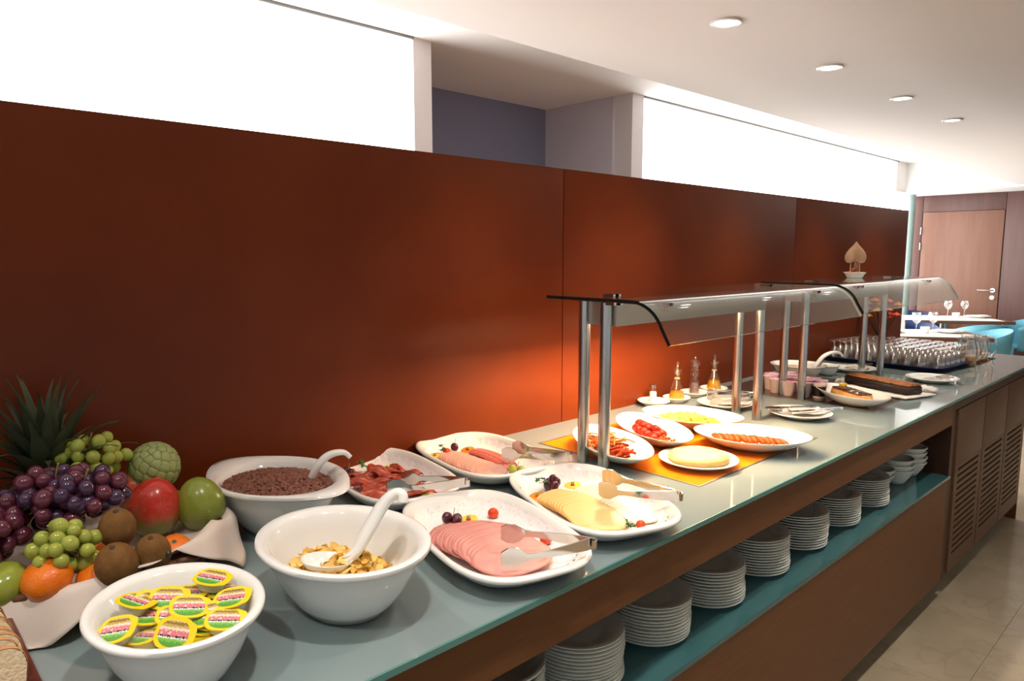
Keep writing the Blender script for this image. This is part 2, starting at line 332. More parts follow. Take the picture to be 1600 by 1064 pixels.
# ================================================================== SNEEZE GUARDS
def guard(y0, y1, posts, label, x0=0.27, hot=True, dx=0.0):
    g = empty('sneeze_guard', label, 'food guard', (0.4, (y0+y1)/2, 0.90))
    L = -0.4; M0 = -(y0+y1)/2
    off = lambda o: (setattr(o, 'location', (L, M0, -0.90)), o)[1]
    prof = [(x0+dx, 1.385), (0.56+dx, 1.385)]
    for k in range(1, 11):
        t = k/10*math.radians(66); prof.append((0.56+dx+0.105*math.sin(t), 1.385-0.105*(1-math.cos(t))))
    ex, ez = prof[-1]; prof.append((ex+0.024, ez-0.040))
    th = 0.008; out = []
    for i, p in enumerate(prof):
        a = Vector(prof[max(i-1, 0)]); b = Vector(prof[min(i+1, len(prof)-1)]); t = (b-a).normalized(); nrm = Vector((-t[1], t[0]))
        if nrm[1] < 0: nrm = -nrm
        out.append((p[0]-nrm[0]*th, p[1]-nrm[1]*th))
    sect = prof+out[::-1]
    m = MB(); m.loft([[(x, y0, z) for x, z in sect], [(x, y1, z) for x, z in sect]], cap0=False, cap1=False)
    off(ob('glass_panel', m.me('glass_panel', pane, True, 30), g))
    for yy in (y0, y1):      # polished dark edges of the bent glass
        e = MB(); n = len(sect); s2 = sect
        e.loft([[(x, yy-0.0006, z) for x, z in s2], [(x, yy+0.0006, z) for x, z in s2]], cap0=False, cap1=False)
        np_ = len(prof)
        V = [(x, yy, z) for x, z in prof]+[(x, yy, z) for x, z in out]
        F = [(i, i+1, np_+i+1, np_+i) for i in range(np_-1)]
        e = MB().add([(x, yy-0.001, z) for x, _, z in V]+[(x, yy+0.001, z) for x, _, z in V], F+[tuple(q+2*np_ for q in f) for f in F])
        if yy == y0: off(ob('glass_edge', e.me('glass_edge', guardedge, False), g))
        else: off(ob('glass_edge', e.me('glass_edge', mat('pale_glass_edge', (0.45, 0.50, 0.47), 0.2), False), g))
    for (x, y) in posts:
        off(ob('post', MB().cyl(x, y, 0.9005, 1.368, 0.0165, 24).me('post', steel), g))
    for y in sorted(set(round(p[1], 2) for p in posts)):
        off(ob('bracket', MB().box(x0+dx+0.03, 0.62+dx, y-0.008, y+0.008, 1.369, 1.3765).me('bracket', mat('rosy_steel', (0.55, 0.42, 0.38), 0.25, metal=1), False), g))
        c = MB().box(0.41+dx, 0.455+dx, y-0.014, y+0.014, 1.362, 1.3769); c.box(0.415+dx, 0.45+dx, y-0.012, y+0.012, 1.3855, 1.392)
        off(ob('clamp', c.me('clamp', steel_p, False), g))
    # lamp hood hanging between the posts
    ya, yb = min(p[1] for p in posts)+0.018, max(p[1] for p in posts)-0.018
    px = sorted(set(p[0] for p in posts)); xa, xb = px[0]+0.006, px[-1]+0.020
    hoodm = mat('hood_steel', (0.55, 0.52, 0.47), 0.3, metal=0.7)
    h = MB(); h.box(xa, xb, ya, yb, 1.363, 1.368); h.box(xa, xa+0.003, ya, yb, 1.303, 1.363); h.box(xb-0.003, xb, ya, yb, 1.303, 1.363); h.box(xa+0.003, xb-0.003, ya, ya+0.003, 1.303, 1.363); h.box(xa+0.003, xb-0.003, yb-0.003, yb, 1.303, 1.363)
    hd = off(ob('lamp_hood', h.me('lamp_hood', hoodm, False), g))
    lm = emis('heat_lamp_glow' if hot else 'cool_lamp_glow', (1.0, 0.62, 0.34) if hot else (1, 0.85, 0.7), HOOD_E if hot else HOOD2_E)
    ob('lamp_tube', MB().box((xa+xb)/2-0.007, (xa+xb)/2+0.007, ya+0.03, yb-0.03, 1.319, 1.330).me('lamp_tube', lm, False), hd)
    return g
guard(1.42, 2.60, [(0.373, 1.515), (0.462, 1.50), (0.373, 2.385), (0.464, 2.37)], 'nearer curved glass food guard on steel posts over the orange hot plate', dx=0.045)
guard(2.74, 3.95, [(0.318, 2.875), (0.418, 2.835), (0.334, 3.70), (0.422, 3.70)], 'farther curved glass food guard on steel posts over the desserts', hot=False, dx=0.0)

# ================================================================== CROCKERY BUILDERS
PLATE = [(0.0, 0.004), (0.50, 0.004), (0.55, 0.0), (0.60, 0.0), (0.64, 0.004), (0.80, 0.010), (0.97, 0.0165), (1.0, 0.0185), (1.0, 0.0205), (0.97, 0.0215), (0.80, 0.0145), (0.66, 0.0105), (0.60, 0.0075), (0.50, 0.0065), (0.0, 0.0065)]
def plate_mesh(name, r, m=porc, n=48, hs=1.0, prof=PLATE): return lathe([(p[0]*r, p[1]*hs) for p in prof], n).me(name, m, True, 60)
BOWL = [(0.0, 0.008), (0.40, 0.008), (0.44, 0.0), (0.48, 0.0), (0.60, 0.020), (0.74, 0.050), (0.84, 0.082), (0.885, 0.103), (0.93, 0.108), (0.985, 0.110), (1.0, 0.114), (0.995, 0.119), (0.96, 0.121), (0.90, 0.1185), (0.845, 0.111), (0.80, 0.090), (0.70, 0.054), (0.56, 0.026), (0.38, 0.014), (0.0, 0.012)]
def bowl_mesh(name, a, b, h=0.121, p=2.0, ear=0.0, n=72):
    k = h/0.121
    def fn(x, y, z, t, r):
        if ear and r > 0.88:
            f = 1+ear*abs(math.cos(t))**4*(r-0.88)/0.12; x *= f
        return x, y, z*k
    m = lathe([(r, z) for r, z in BOWL], n, a, b, p, fn)
    return m.me(name, porc, True, 60)
PLAT = [(0.0, 0.006), (0.66, 0.006), (0.70, 0.0), (0.74, 0.0), (0.84, 0.012), (0.94, 0.028), (0.985, 0.034), (1.0, 0.038), (0.995, 0.042), (0.965, 0.044), (0.915, 0.041), (0.86, 0.030), (0.81, 0.018), (0.76, 0.0125), (0.70, 0.0115), (0.0, 0.0115)]
def platter_mesh(name, a, b, p=3.2): return lathe(PLAT, 96, a, b, p).me(name, porc, True, 60)
DISH = [(0.0, 0.004), (0.34, 0.004), (0.38, 0.0), (0.42, 0.0), (0.60, 0.010), (0.80, 0.024), (0.95, 0.038), (1.0, 0.043), (1.0, 0.0455), (0.975, 0.0455), (0.92, 0.040), (0.76, 0.0255), (0.56, 0.0135), (0.38, 0.008), (0.0, 0.008)]
def dish_mesh(name, a, b, h=0.0455):
    def fn(x, y, z, t, r):
        return x, y, z*h/0.0455*(1+0.12*max(0, r-0.6)*abs(math.cos(t))**3)
    return lathe(DISH, 72, a, b, 1.9, fn).me(name, porc, True, 60)

# ---- three large bowls
def place(me, name, x, y, rz, label, cat, z=ZT, group=None):
    return tag(ob(name, me, None, (x, y, z), (0, 0, rz)), label, cat, group)
place(bowl_mesh('serving_bowl', 0.140, 0.116, 0.112), 'serving_bowl', 0.665, 0.302, -0.05, 'deep white oval bowl full of yellow spread portions beside the fruit basket', 'bowl', group='large white serving bowls')
place(bowl_mesh('serving_bowl', 0.170, 0.137, 0.121), 'serving_bowl', 0.640, 0.582, 0.0, 'deep white oval bowl of corn flakes with a tall-handled spoon', 'bowl', group='large white serving bowls')
place(bowl_mesh('serving_bowl', 0.166, 0.133, 0.118, 2.0, 0.22), 'serving_bowl', 0.232, 0.655, 0.19, 'white bowl with wide flared rim full of chocolate cereal against the wall', 'bowl', group='large white serving bowls')

# chocolate puffed rice: nobody could count it
rnd = random.Random(3)
def heap(n, cx, cy, a, b, rot, z0, hgt, size, seed, base=ICO1, flat=1.0, m=None, name='heap', edge=0.0):
    r_ = random.Random(seed); it = []
    for i in range(n):
        q = math.sqrt(r_.random()); t = r_.random()*2*PI
        u, v = a*q*math.cos(t), b*q*math.sin(t)
        z = z0+hgt*(1-q**2.2)+r_.uniform(-0.002, 0.002)
        s_ = size*r_.uniform(0.8, 1.2)
        it.append(((cx+u*math.cos(rot)-v*math.sin(rot), cy+u*math.sin(rot)+v*math.cos(rot), z), (s_*1.9, s_*0.85, s_*0.8*flat), (r_.uniform(-.5, .5), r_.uniform(-.5, .5), r_.uniform(0, 6.3))))
    return blobs(it, base).me(name, m, True, None)
chocm = mat('chocolate_cereal', (0.20, 0.075, 0.048), 0.42, noise=((0.30, 0.125, 0.085), 120, 3, 0.35, 0.7), bump=(500, 0.5))
# bed under the grains
cm = MB(); V, F = heap(2000, 0.232, 0.655, 0.132, 0.105, 0.19, 0.994, 0.020, 0.0040, 5, ICO1, 1, chocm, 'tmp'), None
bed = lathe([(1.0, 0.984), (0.98, 0.989), (0.75, 1.001), (0.4, 1.009), (0.0, 1.011)], 40, 0.134, 0.106)
bm = bmesh.new(); bm.from_mesh(V); tmp = bed.me('bed', chocm); 
for v in tmp.vertices:
    c, s_ = math.cos(0.19), math.sin(0.19); x, y = v.co.x, v.co.y; v.co.x = x*c-y*s_+0.232; v.co.y = x*s_+y*c+0.655
bm.from_mesh(tmp); me = bpy.data.meshes.new('chocolate_cereal'); bm.to_mesh(me); bm.free(); me.materials.append(chocm); smooth(me)
tag(ob('chocolate_cereal', me), 'brown chocolate puffed cereal heaped in the white bowl by the wall', 'cereal', kind='stuff')
# corn flakes
flakem = mat('corn_flake', (0.92, 0.56, 0.11), 0.42, noise=((0.98, 0.72, 0.26), 60, 4, 0.3, 0.7), sss=0.15)
def flakes(n, cx, cy, a, b, z0, hgt, seed):
    r_ = random.Random(seed); M = MB()
    for i in range(n):
        q = math.sqrt(r_.random()); t = r_.random()*2*PI; u, v = a*q*math.cos(t), b*q*math.sin(t)
        z = z0+hgt*(1-q**1.6)*(0.75+0.35*math.sin(u*60)+0.0)+r_.uniform(-0.003, 0.005)
        R = np.array(__import__('mathutils').Euler((r_.uniform(-1.1, 1.1), r_.uniform(-1.1, 1.1), r_.uniform(0, 6.3))).to_matrix())
        s_ = r_.uniform(0.0105, 0.0160); V = []
        for jr, rr in enumerate((0, 0.55, 1.0)):
            for k in range(1 if jr == 0 else 9):
                an = 2*PI*k/9; ra = rr*(1+0.10*math.sin(an*2+seed+i)+0.07*math.sin(an*5+i))
                V.append((ra*math.cos(an), 0.75*ra*math.sin(an), 0.30*ra*ra*math.sin(an*2+i)+0.35*ra*ra*math.sin(an+i)+0.12*math.sin(rr*5+i)))
        V = np.array(V)*s_@R.T+np.array((cx+u, cy+v, z))
        F = [(0, 1+k, 1+(k+1) % 9) for k in range(9)]+[(1+k, 10+k, 10+(k+1) % 9, 1+(k+1) % 9) for k in range(9)]
        M.add(V, F)
    return M
fl = flakes(400, 0.632, 0.578, 0.099, 0.076, 0.950, 0.036, 11)
bd = lathe([(1.0, 0.938), (0.9, 0.945), (0.5, 0.964), (0.0, 0.974)], 24, 0.104, 0.082); fl.add([(x+0.632, y+0.575, z) for x, y, z in bd.V], bd.F)
tag(ob('corn_flakes', fl.me('corn_flakes', flakem, True, None)), 'golden corn flakes heaped in the white bowl around the spoon', 'cereal', kind='stuff')

# ---- serving spoons with hooked handles
def spoon(name, tip, bowl_c, pts, label, bw=0.030, bl=0.042, wid=0.0085, dirang=0.0, tilt=0.0):
    s_ = empty(name, label, 'spoon', bowl_c)
    o = Vector(bowl_c)
    P = [Vector(p)-o for p in pts]
    # smooth the handle path
    Q = []
    for i in range(len(P)-1):
        p0, p1, p2, p3 = P[max(i-1, 0)], P[i], P[i+1], P[min(i+2, len(P)-1)]
        for k in range(6):
            t = k/6; Q.append(0.5*((2*p1)+(-p0+p2)*t+(2*p0-5*p1+4*p2-p3)*t*t+(-p0+3*p1-3*p2+p3)*t**3))
    Q.append(P[-1])
    r = [wid*(0.62+0.38*math.sin(PI*min(1, i/len(Q)*1.2))) for i in range(len(Q))]
    ob('handle', MB().tube(Q, r, 14, 1.3).me('handle', porc, True, None), s_)
    b = lathe([(0.0, -0.016), (0.5, -0.014), (0.85, -0.006), (1.0, 0.004), (1.0, 0.006), (0.93, 0.004), (0.8, -0.003), (0.45, -0.0105), (0.0, -0.012)], 28, bl, bw, 2.0)
    ob('spoon_bowl', b.me('spoon_bowl', porc, True, None), s_, (0, 0, 0), (0, tilt, dirang))
    return s_
spoon('serving_spoon', None, (0.640, 0.550, 0.985), [(0.655, 0.572, 0.984), (0.664, 0.592, 0.998), (0.668, 0.613, 1.030), (0.674, 0.643, 1.073), (0.686, 0.660, 1.090), (0.700, 0.664, 1.090), (0.706, 0.660, 1.078)], 'white spoon standing in the corn flakes with its hooked handle up', 0.030, 0.044, 0.0108, 0.75, 0.05)
spoon('serving_spoon', None, (0.235, 0.690, 0.985), [(0.262, 0.708, 0.985), (0.272, 0.714, 1.005), (0.290, 0.725, 1.040), (0.302, 0.745, 1.060), (0.318, 0.770, 1.064), (0.328, 0.782, 1.052)], 'white spoon with hooked handle standing in the chocolate cereal', 0.024, 0.034, 0.0088, 0.6, 0.1)

# ---- spread portions
ylw = mat('yellow_foil', (0.86, 0.66, 0.02), 0.25, spec=0.6)
tubm = mat('milky_tub', (0.62, 0.60, 0.50), 0.3, sss=0.1)
def print_mat():
    m = mat('printed_lid', (0.3, 0.5, 0.1), 0.16, spec=0.8); nt = m.node_tree; b = nt.nodes['Principled BSDF']
    tc = nt.nodes.new('ShaderNodeTexCoord'); sp = nt.nodes.new('ShaderNodeSeparateXYZ'); nt.links.new(tc.outputs['Object'], sp.inputs[0])
    def ramp(src, stops, interp='CONSTANT'):
        r = nt.nodes.new('ShaderNodeValToRGB'); r.color_ramp.interpolation = interp; el = r.color_ramp.elements
        el[0].position, el[0].color = stops[0][0], (*stops[0][1], 1); el[1].position, el[1].color = stops[1][0], (*stops[1][1], 1)
        for p, c in stops[2:]: q = el.new(p); q.color = (*c, 1)
        nt.links.new(src, r.inputs[0]); return r
    def math_(op, a, b_=None, v=None):
        n = nt.nodes.new('ShaderNodeMath'); n.operation = op; nt.links.new(a, n.inputs[0])
        if b_ is not None: nt.links.new(b_, n.inputs[1])
        elif v is not None: n.inputs[1].default_value = v
        return n.outputs[0]
    v = math_('ADD', math_('MULTIPLY', sp.outputs[1], v=28.0), v=0.5)       # -0.018..0.018 -> 0..1
    nz = nt.nodes.new('ShaderNodeTexNoise'); nz.inputs['Scale'].default_value = 420; nt.links.new(tc.outputs['Object'], nz.inputs['Vector'])
    v2 = math_('ADD', v, math_('MULTIPLY', math_('SUBTRACT', nz.outputs[0], v=0.5), v=0.22))
    g = ramp(v2, [(0.0, (0.10, 0.36, 0.05)), (0.18, (0.20, 0.50, 0.07)), (0.30, (0.75, 0.78, 0.70)), (0.36, (0.02, 0.03, 0.02)), (0.41, (0.72, 0.20, 0.24)), (0.60, (0.80, 0.70, 0.55)), (0.70, (0.55, 0.42, 0.10)), (0.80, (0.30, 0.17, 0.06)), (0.9, (0.72, 0.55, 0.12))])
    nz2 = nt.nodes.new('ShaderNodeTexNoise'); nz2.inputs['Scale'].default_value = 260; nt.links.new(tc.outputs['Object'], nz2.inputs['Vector'])
    r2 = ramp(nz2.outputs[0], [(0.0, (0, 0, 0)), (0.56, (0.75, 0.75, 0.75))])
    band = ramp(v, [(0.0, (0, 0, 0)), (0.42, (1, 1, 1)), (0.60, (0, 0, 0))])
    fac = math_('MULTIPLY', r2.outputs[0], band.outputs[0])
    mx = nt.nodes.new('ShaderNodeMixRGB'); mx.inputs[2].default_value = (0.85, 0.75, 0.7, 1); nt.links.new(fac, mx.inputs[0]); nt.links.new(g.outputs[0], mx.inputs[1]); nt.links.new(mx.outputs[0], b.inputs['Base Color'])
    return m
prm = print_mat()
tub_me = lathe([(0.78, 0.0), (0.80, -0.0), (0.86, 0.006), (0.90, 0.0145)], 32, 0.0235, 0.0195, 2.8).me('tub', tubm, True, 40)
def lidfn(x, y, z, t, r):
    return (x+(0.004 if t < 0.6 or t > 5.68 else 0)*r, y, z)
lid_me = lathe([(0.98, 0.0145), (1.0, 0.0152), (0.98, 0.0162), (0.82, 0.0160)], 32, 0.0262, 0.0215, 2.8, lidfn).me('foil_lid', ylw, True, 30)
prt_me = lathe([(0.80, 0.0161), (0.79, 0.01665), (0.4, 0.0168)], 32, 0.0262, 0.0215, 2.4).me('printed_label', prm, True, 30)
packs = [ # x, y, z, rx, ry, rz, label
 (0.642, 0.237, 0.978, 0.55, -0.20, 0.75, 'yellow-lidded spread portion propped up at the left end of the bowl, its label glinting'),
 (0.608, 0.263, 0.991, -0.10, 0.12, 0.5, 'spread portion tipped on its side at the far left of the bowl, white tub showing'),
 (0.602, 0.282, 0.983, 0.55, 0.6, 0.9, 'spread portion on edge behind the leftmost tub, rim facing right'),
 (0.617, 0.306, 0.988, 0.42, 0.12, 1.05, 'spread portion tilted towards the camera in the back row, left of centre'),
 (0.615, 0.338, 0.981, 0.08, -0.05, 0.75, 'spread portion lying level at the back, under the topmost tub'),
 (0.629, 0.365, 1.001, 0.10, 0.10, 0.65, 'topmost spread portion lying on the others at the back of the bowl'),
 (0.670, 0.315, 0.991, 0.38, 0.20, 1.25, 'spread portion in the middle of the pile, label turned up'),
 (0.630, 0.280, 0.974, 0.22, 0.0, 0.95, 'spread portion in the centre left, partly under its neighbour'),
 (0.691, 0.373, 0.991, 0.30, -0.15, 0.80, 'spread portion at the right end of the bowl with its whole lid showing'),
 (0.637, 0.381, 0.978, 0.05, 0.0, 1.3, 'spread portion mostly hidden at the right end behind another tub'),
 (0.658, 0.299, 0.976, 0.25, 0.25, 1.1, 'spread portion in the front half, half covered by a tilted tub'),
 (0.687, 0.335, 0.980, 0.45, -0.1, 1.1, 'spread portion right of the centre near the front wall of the bowl'),
 (0.718, 0.348, 0.978, 0.30, 0.1, 1.0, 'spread portion nearest the right front wall of the bowl'),
 (0.705, 0.291, 0.984, 0.95, 0.1, 0.75, 'steeply tilted spread portion in front with its white tub turned out'),
 (0.670, 0.264, 0.964, 0.15, -0.25, 0.3, 'small-looking spread portion low at the front left wall of the bowl'),
 (0.636, 0.360, 0.971, 0.1, 0.2, 0.2, 'spread portion sunk deep between the middle and right tubs'),
 (0.686, 0.325, 0.961, 0.1, 0.1, 0.9, 'spread portion at the bottom front, only its yellow rim visible'),
]
for i, (x, y, z, rx, ry, rz, lb) in enumerate(packs):
    t = empty('spread_portion', lb, 'spread portion', (x, y, z), group='spread portions in the bowl'); t.rotation_euler = (rx, ry, rz)
    ob('tub', tub_me, t); l = ob('foil_lid', lid_me, t); ob('printed_label', prt_me, l)
# filler layer of portions hidden beneath, resting on the bowl's bottom
for bur, (x, y, z, rz) in zip(('left of the centre', 'right of the centre', 'towards the front', 'at the left back', 'at the left front', 'at the back', 'at the right', 'deepest in front', 'against the back wall', 'under the middle tub', 'at the right front'), ((0.665, 0.28, 0.926, 0.2), (0.645, 0.33, 0.930, 1.2), (0.70, 0.315, 0.930, 2.0), (0.645, 0.250, 0.948, 0.8), (0.69, 0.26, 0.948, 0.3), (0.63, 0.30, 0.950, 1.9), (0.67, 0.355, 0.952, 2.5), (0.715, 0.31, 0.955, 1.4), (0.60, 0.33, 0.962, 0.6), (0.66, 0.30, 0.966, 2.2), (0.70, 0.345, 0.964, 0.9))):
    t = empty('spread_portion', 'spread portion buried %s at the bottom of the pile' % bur, 'spread portion', (x, y, z), rz, group='buried spread portions')
    ob('tub', tub_me, t); l = ob('foil_lid', lid_me, t)

# ================================================================== PLATTERS OF COLD CUTS
doilym = mat('doily_paper', (0.86, 0.83, 0.83), 0.7)
nt = doilym.node_tree; b = nt.nodes['Principled BSDF']; tc = nt.nodes.new('ShaderNodeTexCoord'); vo = nt.nodes.new('ShaderNodeTexVoronoi'); vo.inputs['Scale'].default_value = 125; nt.links.new(tc.outputs['Object'], vo.inputs['Vector'])
vr = nt.nodes.new('ShaderNodeValToRGB'); vr.color_ramp.elements[0].position = 0.15; vr.color_ramp.elements[0].color = (0.50, 0.49, 0.53, 1); vr.color_ramp.elements[1].position = 0.22; vr.color_ramp.elements[1].color = (0.86, 0.83, 0.83, 1)
nt.links.new(vo.outputs['Distance'], vr.inputs[0]); nt.links.new(vr.outputs[0], b.inputs['Base Color'])
def doily(a, b, p=3.2, lift=0.0):
    n = 160; rings = []
    for (r, z) in ((0.0001, 0.0130), (0.80, 0.0132), (0.86, 0.0200), (0.93, 0.0310)):
        ring = []
        for i in range(n):
            t = 2*PI*i/n; c, s_ = math.cos(t), math.sin(t); rr = r*(1+(0.018*math.cos(t*32) if r > 0.9 else 0))
            ring.append((rr*a*math.copysign(abs(c)**(2/p), c), rr*b*math.copysign(abs(s_)**(2/p), s_), z+(0.0012*math.cos(t*16) if r > 0.9 else 0)))
        rings.append(ring)
    return MB().loft(rings, cap0=True, cap1=False).me('paper_doily', doilym, True, None)
class Frame:
    """local frame of a platter: u along its long axis, v across"""
    def __init__(s, x, y, rz, z=ZT): s.x, s.y, s.rz, s.z = x, y, rz, z
    def P(s, u, v, h=0.0): return (s.x+u*math.cos(s.rz)-v*math.sin(s.rz), s.y+u*math.sin(s.rz)+v*math.cos(s.rz), s.z+h)
    def uv(s, x, y): dx, dy = x-s.x, y-s.y; return dx*math.cos(s.rz)+dy*math.sin(s.rz), -dx*math.sin(s.rz)+dy*math.cos(s.rz)
PL = {}
for key, x, y, rz, a, b, lb in (('ham', 0.640, 0.918, -0.26, 0.240, 0.146, 'white rounded platter of pink boiled ham nearest the counter front edge'),
                             ('cheese', 0.643, 1.224, -0.35, 0.240, 0.148, 'white rounded platter of sliced cheeses beside the guard posts'),
                             ('salami', 0.208, 1.272, -0.17, 0.226, 0.148, 'white rounded platter of salami and pale sausage by the wall'),
                             ('jamon', 0.176, 0.974, -0.16, 0.234, 0.138, 'white rounded platter of dark cured ham behind the cereal bowls')):
    F_ = Frame(x, y, rz); PL[key] = F_
    place(platter_mesh('platter', a, b), 'platter', x, y, rz, lb, 'platter', group='cold cut platters')
    place(doily(a*0.93, b*0.93), 'paper_doily', x, y, rz, 'perforated white paper doily under the food on the '+{'ham': 'boiled ham', 'cheese': 'cheese', 'salami': 'salami', 'jamon': 'cured ham'}[key]+' platter', 'doily', z=ZT+0.0005, group='paper doilies on the platters')

def slice_mesh(name, a, b, m, p=2.0, th=0.0016, n=28, sag=0.0, wob=0.0, seed=0):
    r_ = random.Random(seed); ph = r_.random()*6
    def fn(x, y, z, t, r):
        f = 1+wob*math.sin(3*t+ph)+wob*0.5*math.sin(7*t+ph)
        return x*f, y*f, z-sag*(y/b)**2*b+wob*0.02*math.sin(x*90+ph)*r
    me = lathe([(0.0001, 0), (0.5, 0), (0.95, 0.0), (1.0, th*0.3), (1.0, th*0.8), (0.95, th), (0.5, th), (0.0001, th)], n, a, b, p, fn).me(name, [m, rimof(m)], True, 50)
    for f in me.polygons:
        rr = [math.hypot(me.vertices[v].co.x/a, me.vertices[v].co.y/b) for v in f.vertices]
        if min(rr) > 0.90: f.material_index = 1
    return me
def rimof(m):
    k = m.name+'_rim'
    col = {'boiled_ham': (0.55, 0.21, 0.18), 'pale_sausage': (0.60, 0.27, 0.19), 'salami_red': (0.36, 0.04, 0.03), 'yellow_cheese': (0.62, 0.34, 0.09), 'white_cheese': (0.66, 0.50, 0.28)}[m.name]
    return mat(k, col, 0.45)
hamm = mat('boiled_ham', (0.66, 0.285, 0.25), 0.4, sss=0.15, noise=((0.76, 0.40, 0.355), 28, 5, 0.3, 0.75))
mortm = mat('pale_sausage', (0.76, 0.42, 0.33), 0.4, sss=0.15, noise=((0.82, 0.52, 0.43), 60, 4, 0.35, 0.7))
salm = mat('salami_red', (0.55, 0.075, 0.055), 0.4, noise=((0.82, 0.46, 0.38), 190, 3, 0.50, 0.62), sss=0.05)
chym = mat('yellow_cheese', (0.82, 0.56, 0.24), 0.38, sss=0.15)
chwm = mat('white_cheese', (0.84, 0.74, 0.56), 0.4, sss=0.15)
jamm = mat('cured_ham', (0.42, 0.055, 0.028), 0.33, noise=((0.72, 0.30, 0.17), 34, 4, 0.52, 0.70, (1, 4, 1)), sss=0.05)
# boiled ham: overlapping fan
Fh = PL['ham']
hs = [slice_mesh('ham_slice', 0.060, 0.082, hamm, 2.6, 0.0028, 28, 0.03, 0.03, k) for k in range(3)]
NH = 17
for i in range(NH):
    q = i/(NH-1); u = -0.038+0.165*q; v = -0.036+0.020*q; x, y, z = Fh.P(u, v, 0.0145+0.016*math.sin(q*PI*0.8)+i*0.0006)
    o = ob('ham_slice', hs[i % 3], None, (x, y, z), (0.02*math.sin(i), 0.17-0.06*q, Fh.rz-0.38+0.70*q))
    tag(o, 'pink boiled ham slice, %s of the fan counted from its left end' % ORD[i], 'ham slice', 'boiled ham slices')
# pale sausage and salami rows
Fs = PL['salami']
ms = [slice_mesh('sausage_slice', 0.034, 0.046, mortm, 2.0, 0.0024, 26, 0.08, 0.02, k) for k in range(2)]
NM = 20
for i in range(NM):
    q = i/(NM-1); u = -0.075+0.185*q; v = -0.052+0.002*math.sin(i)-0.008*math.sin(q*PI)+0.014*q; x, y, z = Fs.P(u, v, 0.0165+0.004*math.sin(q*PI)+(0.0003*i))
    tag(ob('sausage_slice', ms[i % 2], None, (x, y, z), (0.02*math.sin(i*2.1), 0.24, Fs.rz+0.12-0.35*q+0.04*math.sin(i*3))), 'pale pink sausage slice, %s of the curved row counted from its left end' % ORD[i], 'sausage slice', 'pale sausage slices')
ss = slice_mesh('salami_slice', 0.023, 0.030, salm, 2.0, 0.0022, 24, 0.08, 0.015, 4)
NS = 22
for i in range(NS):
    q = i/(NS-1); u = -0.070+0.165*q; v = 0.030-0.010*q*q; x, y, z = Fs.P(u, v, 0.0180+0.004*math.sin(q*PI)+0.0003*i)
    tag(ob('salami_slice', ss, None, (x, y, z), (0.03*math.sin(i*1.7), 0.26, Fs.rz-0.1-0.3*q)), 'red marbled salami slice, %s of the row counted from its left end' % ORD[i], 'salami slice', 'salami slices')
# cheeses
Fc = PL['cheese']
cy = [slice_mesh('cheese_slice', 0.046, 0.058, chym, 3.5, 0.0028, 28, 0.04, 0.01, k) for k in range(2)]
cw = [slice_mesh('cheese_slice', 0.042, 0.046, chwm, 3.5, 0.0028, 28, 0.04, 0.01, k) for k in range(2)]
NC = 15
for i in range(NC):
    q = i/(NC-1); u = -0.050+0.165*q; v = -0.048+0.012*q; x, y, z = Fc.P(u, v, 0.0160+0.008*math.sin(q*PI)+0.0004*i)
    tag(ob('cheese_slice', cy[i % 2], None, (x, y, z), (0.0, 0.17-0.05*q, Fc.rz+0.45-0.75*q+0.03*math.sin(i*2))), 'pale yellow cheese slice, %s of the front row counted from its left end' % ORD[i], 'cheese slice', 'yellow cheese slices')
NW = 14
for i in range(NW):
    q = i/(NW-1); u = -0.055+0.170*q; v = 0.046+0.006*q; x, y, z = Fc.P(u, v, 0.0165+0.007*math.sin(q*PI)+0.0004*i)
    tag(ob('cheese_slice', cw[i % 2], None, (x, y, z), (0.0, 0.17-0.04*q, Fc.rz+0.10-0.25*q+0.05*math.sin(i*3))), 'creamy white cheese slice, %s of the back row counted from its left end' % ORD[i], 'cheese slice', 'white cheese slices')
# cured ham: crumpled strips
Fj = PL['jamon']
def strip_mesh(seed):
    r_ = random.Random(seed); L = r_.uniform(0.075, 0.10); W = r_.uniform(0.022, 0.032); n = 14; m = 7; rows = []
    p1, p2, p3 = [r_.uniform(0, 6.3) for _ in range(3)]
    for i in range(n+1):
        u = -L/2+L*i/n; w_ = W*(0.45+0.55*math.sin(PI*(0.12+0.8*i/n)))*(1+0.15*math.sin(i*1.3+p1)); row = []
        for j in range(m+1):
            v = -w_/2+w_*j/m
            row.append((u+0.003*math.sin(j*2+p2), v+0.006*math.sin(u*45+p1), 0.0055*math.sin(v*210+p2+u*40)+0.004*math.sin(u*100+p3)))
        rows.append(row)
    V = [p for r in rows for p in r]; F = [(i*(m+1)+j, (i+1)*(m+1)+j, (i+1)*(m+1)+j+1, i*(m+1)+j+1) for i in range(n) for j in range(m)]
    N = len(V); V2 = [(x, y, z-0.0014) for x, y, z in V]; F2 = [tuple(q+N for q in reversed(f)) for f in F]
    return mesh('cured_ham_slice', V+V2, F+F2, jamm, True, None)
js = [strip_mesh(k) for k in range(5)]
rj = random.Random(21); k = 0
for row, (v0, n_) in enumerate(((0.048, 9), (0.000, 9), (-0.055, 9))):
    for i in range(n_):
        q = i/(n_-1); u = -0.045+0.185*q-0.01*(row == 2); v = v0+rj.uniform(-0.004, 0.004)-0.02*(q-0.5)
        x, y, z = Fj.P(u, v, 0.021+0.010*math.sin(q*PI)+0.006*(row == 1)+rj.uniform(0, 0.004))
        tag(ob('cured_ham_slice', js[k % 5], None, (x, y, z), (rj.uniform(-.25, .25), rj.uniform(-.12, .3), Fj.rz+0.9+rj.uniform(-.35, .35)+0.5*(row-1))),
            'crumpled cured ham slice, %s from the left in the %s row' % (ORD[i], ('back', 'middle', 'front')[row]), 'ham slice', 'cured ham slices'); k += 1

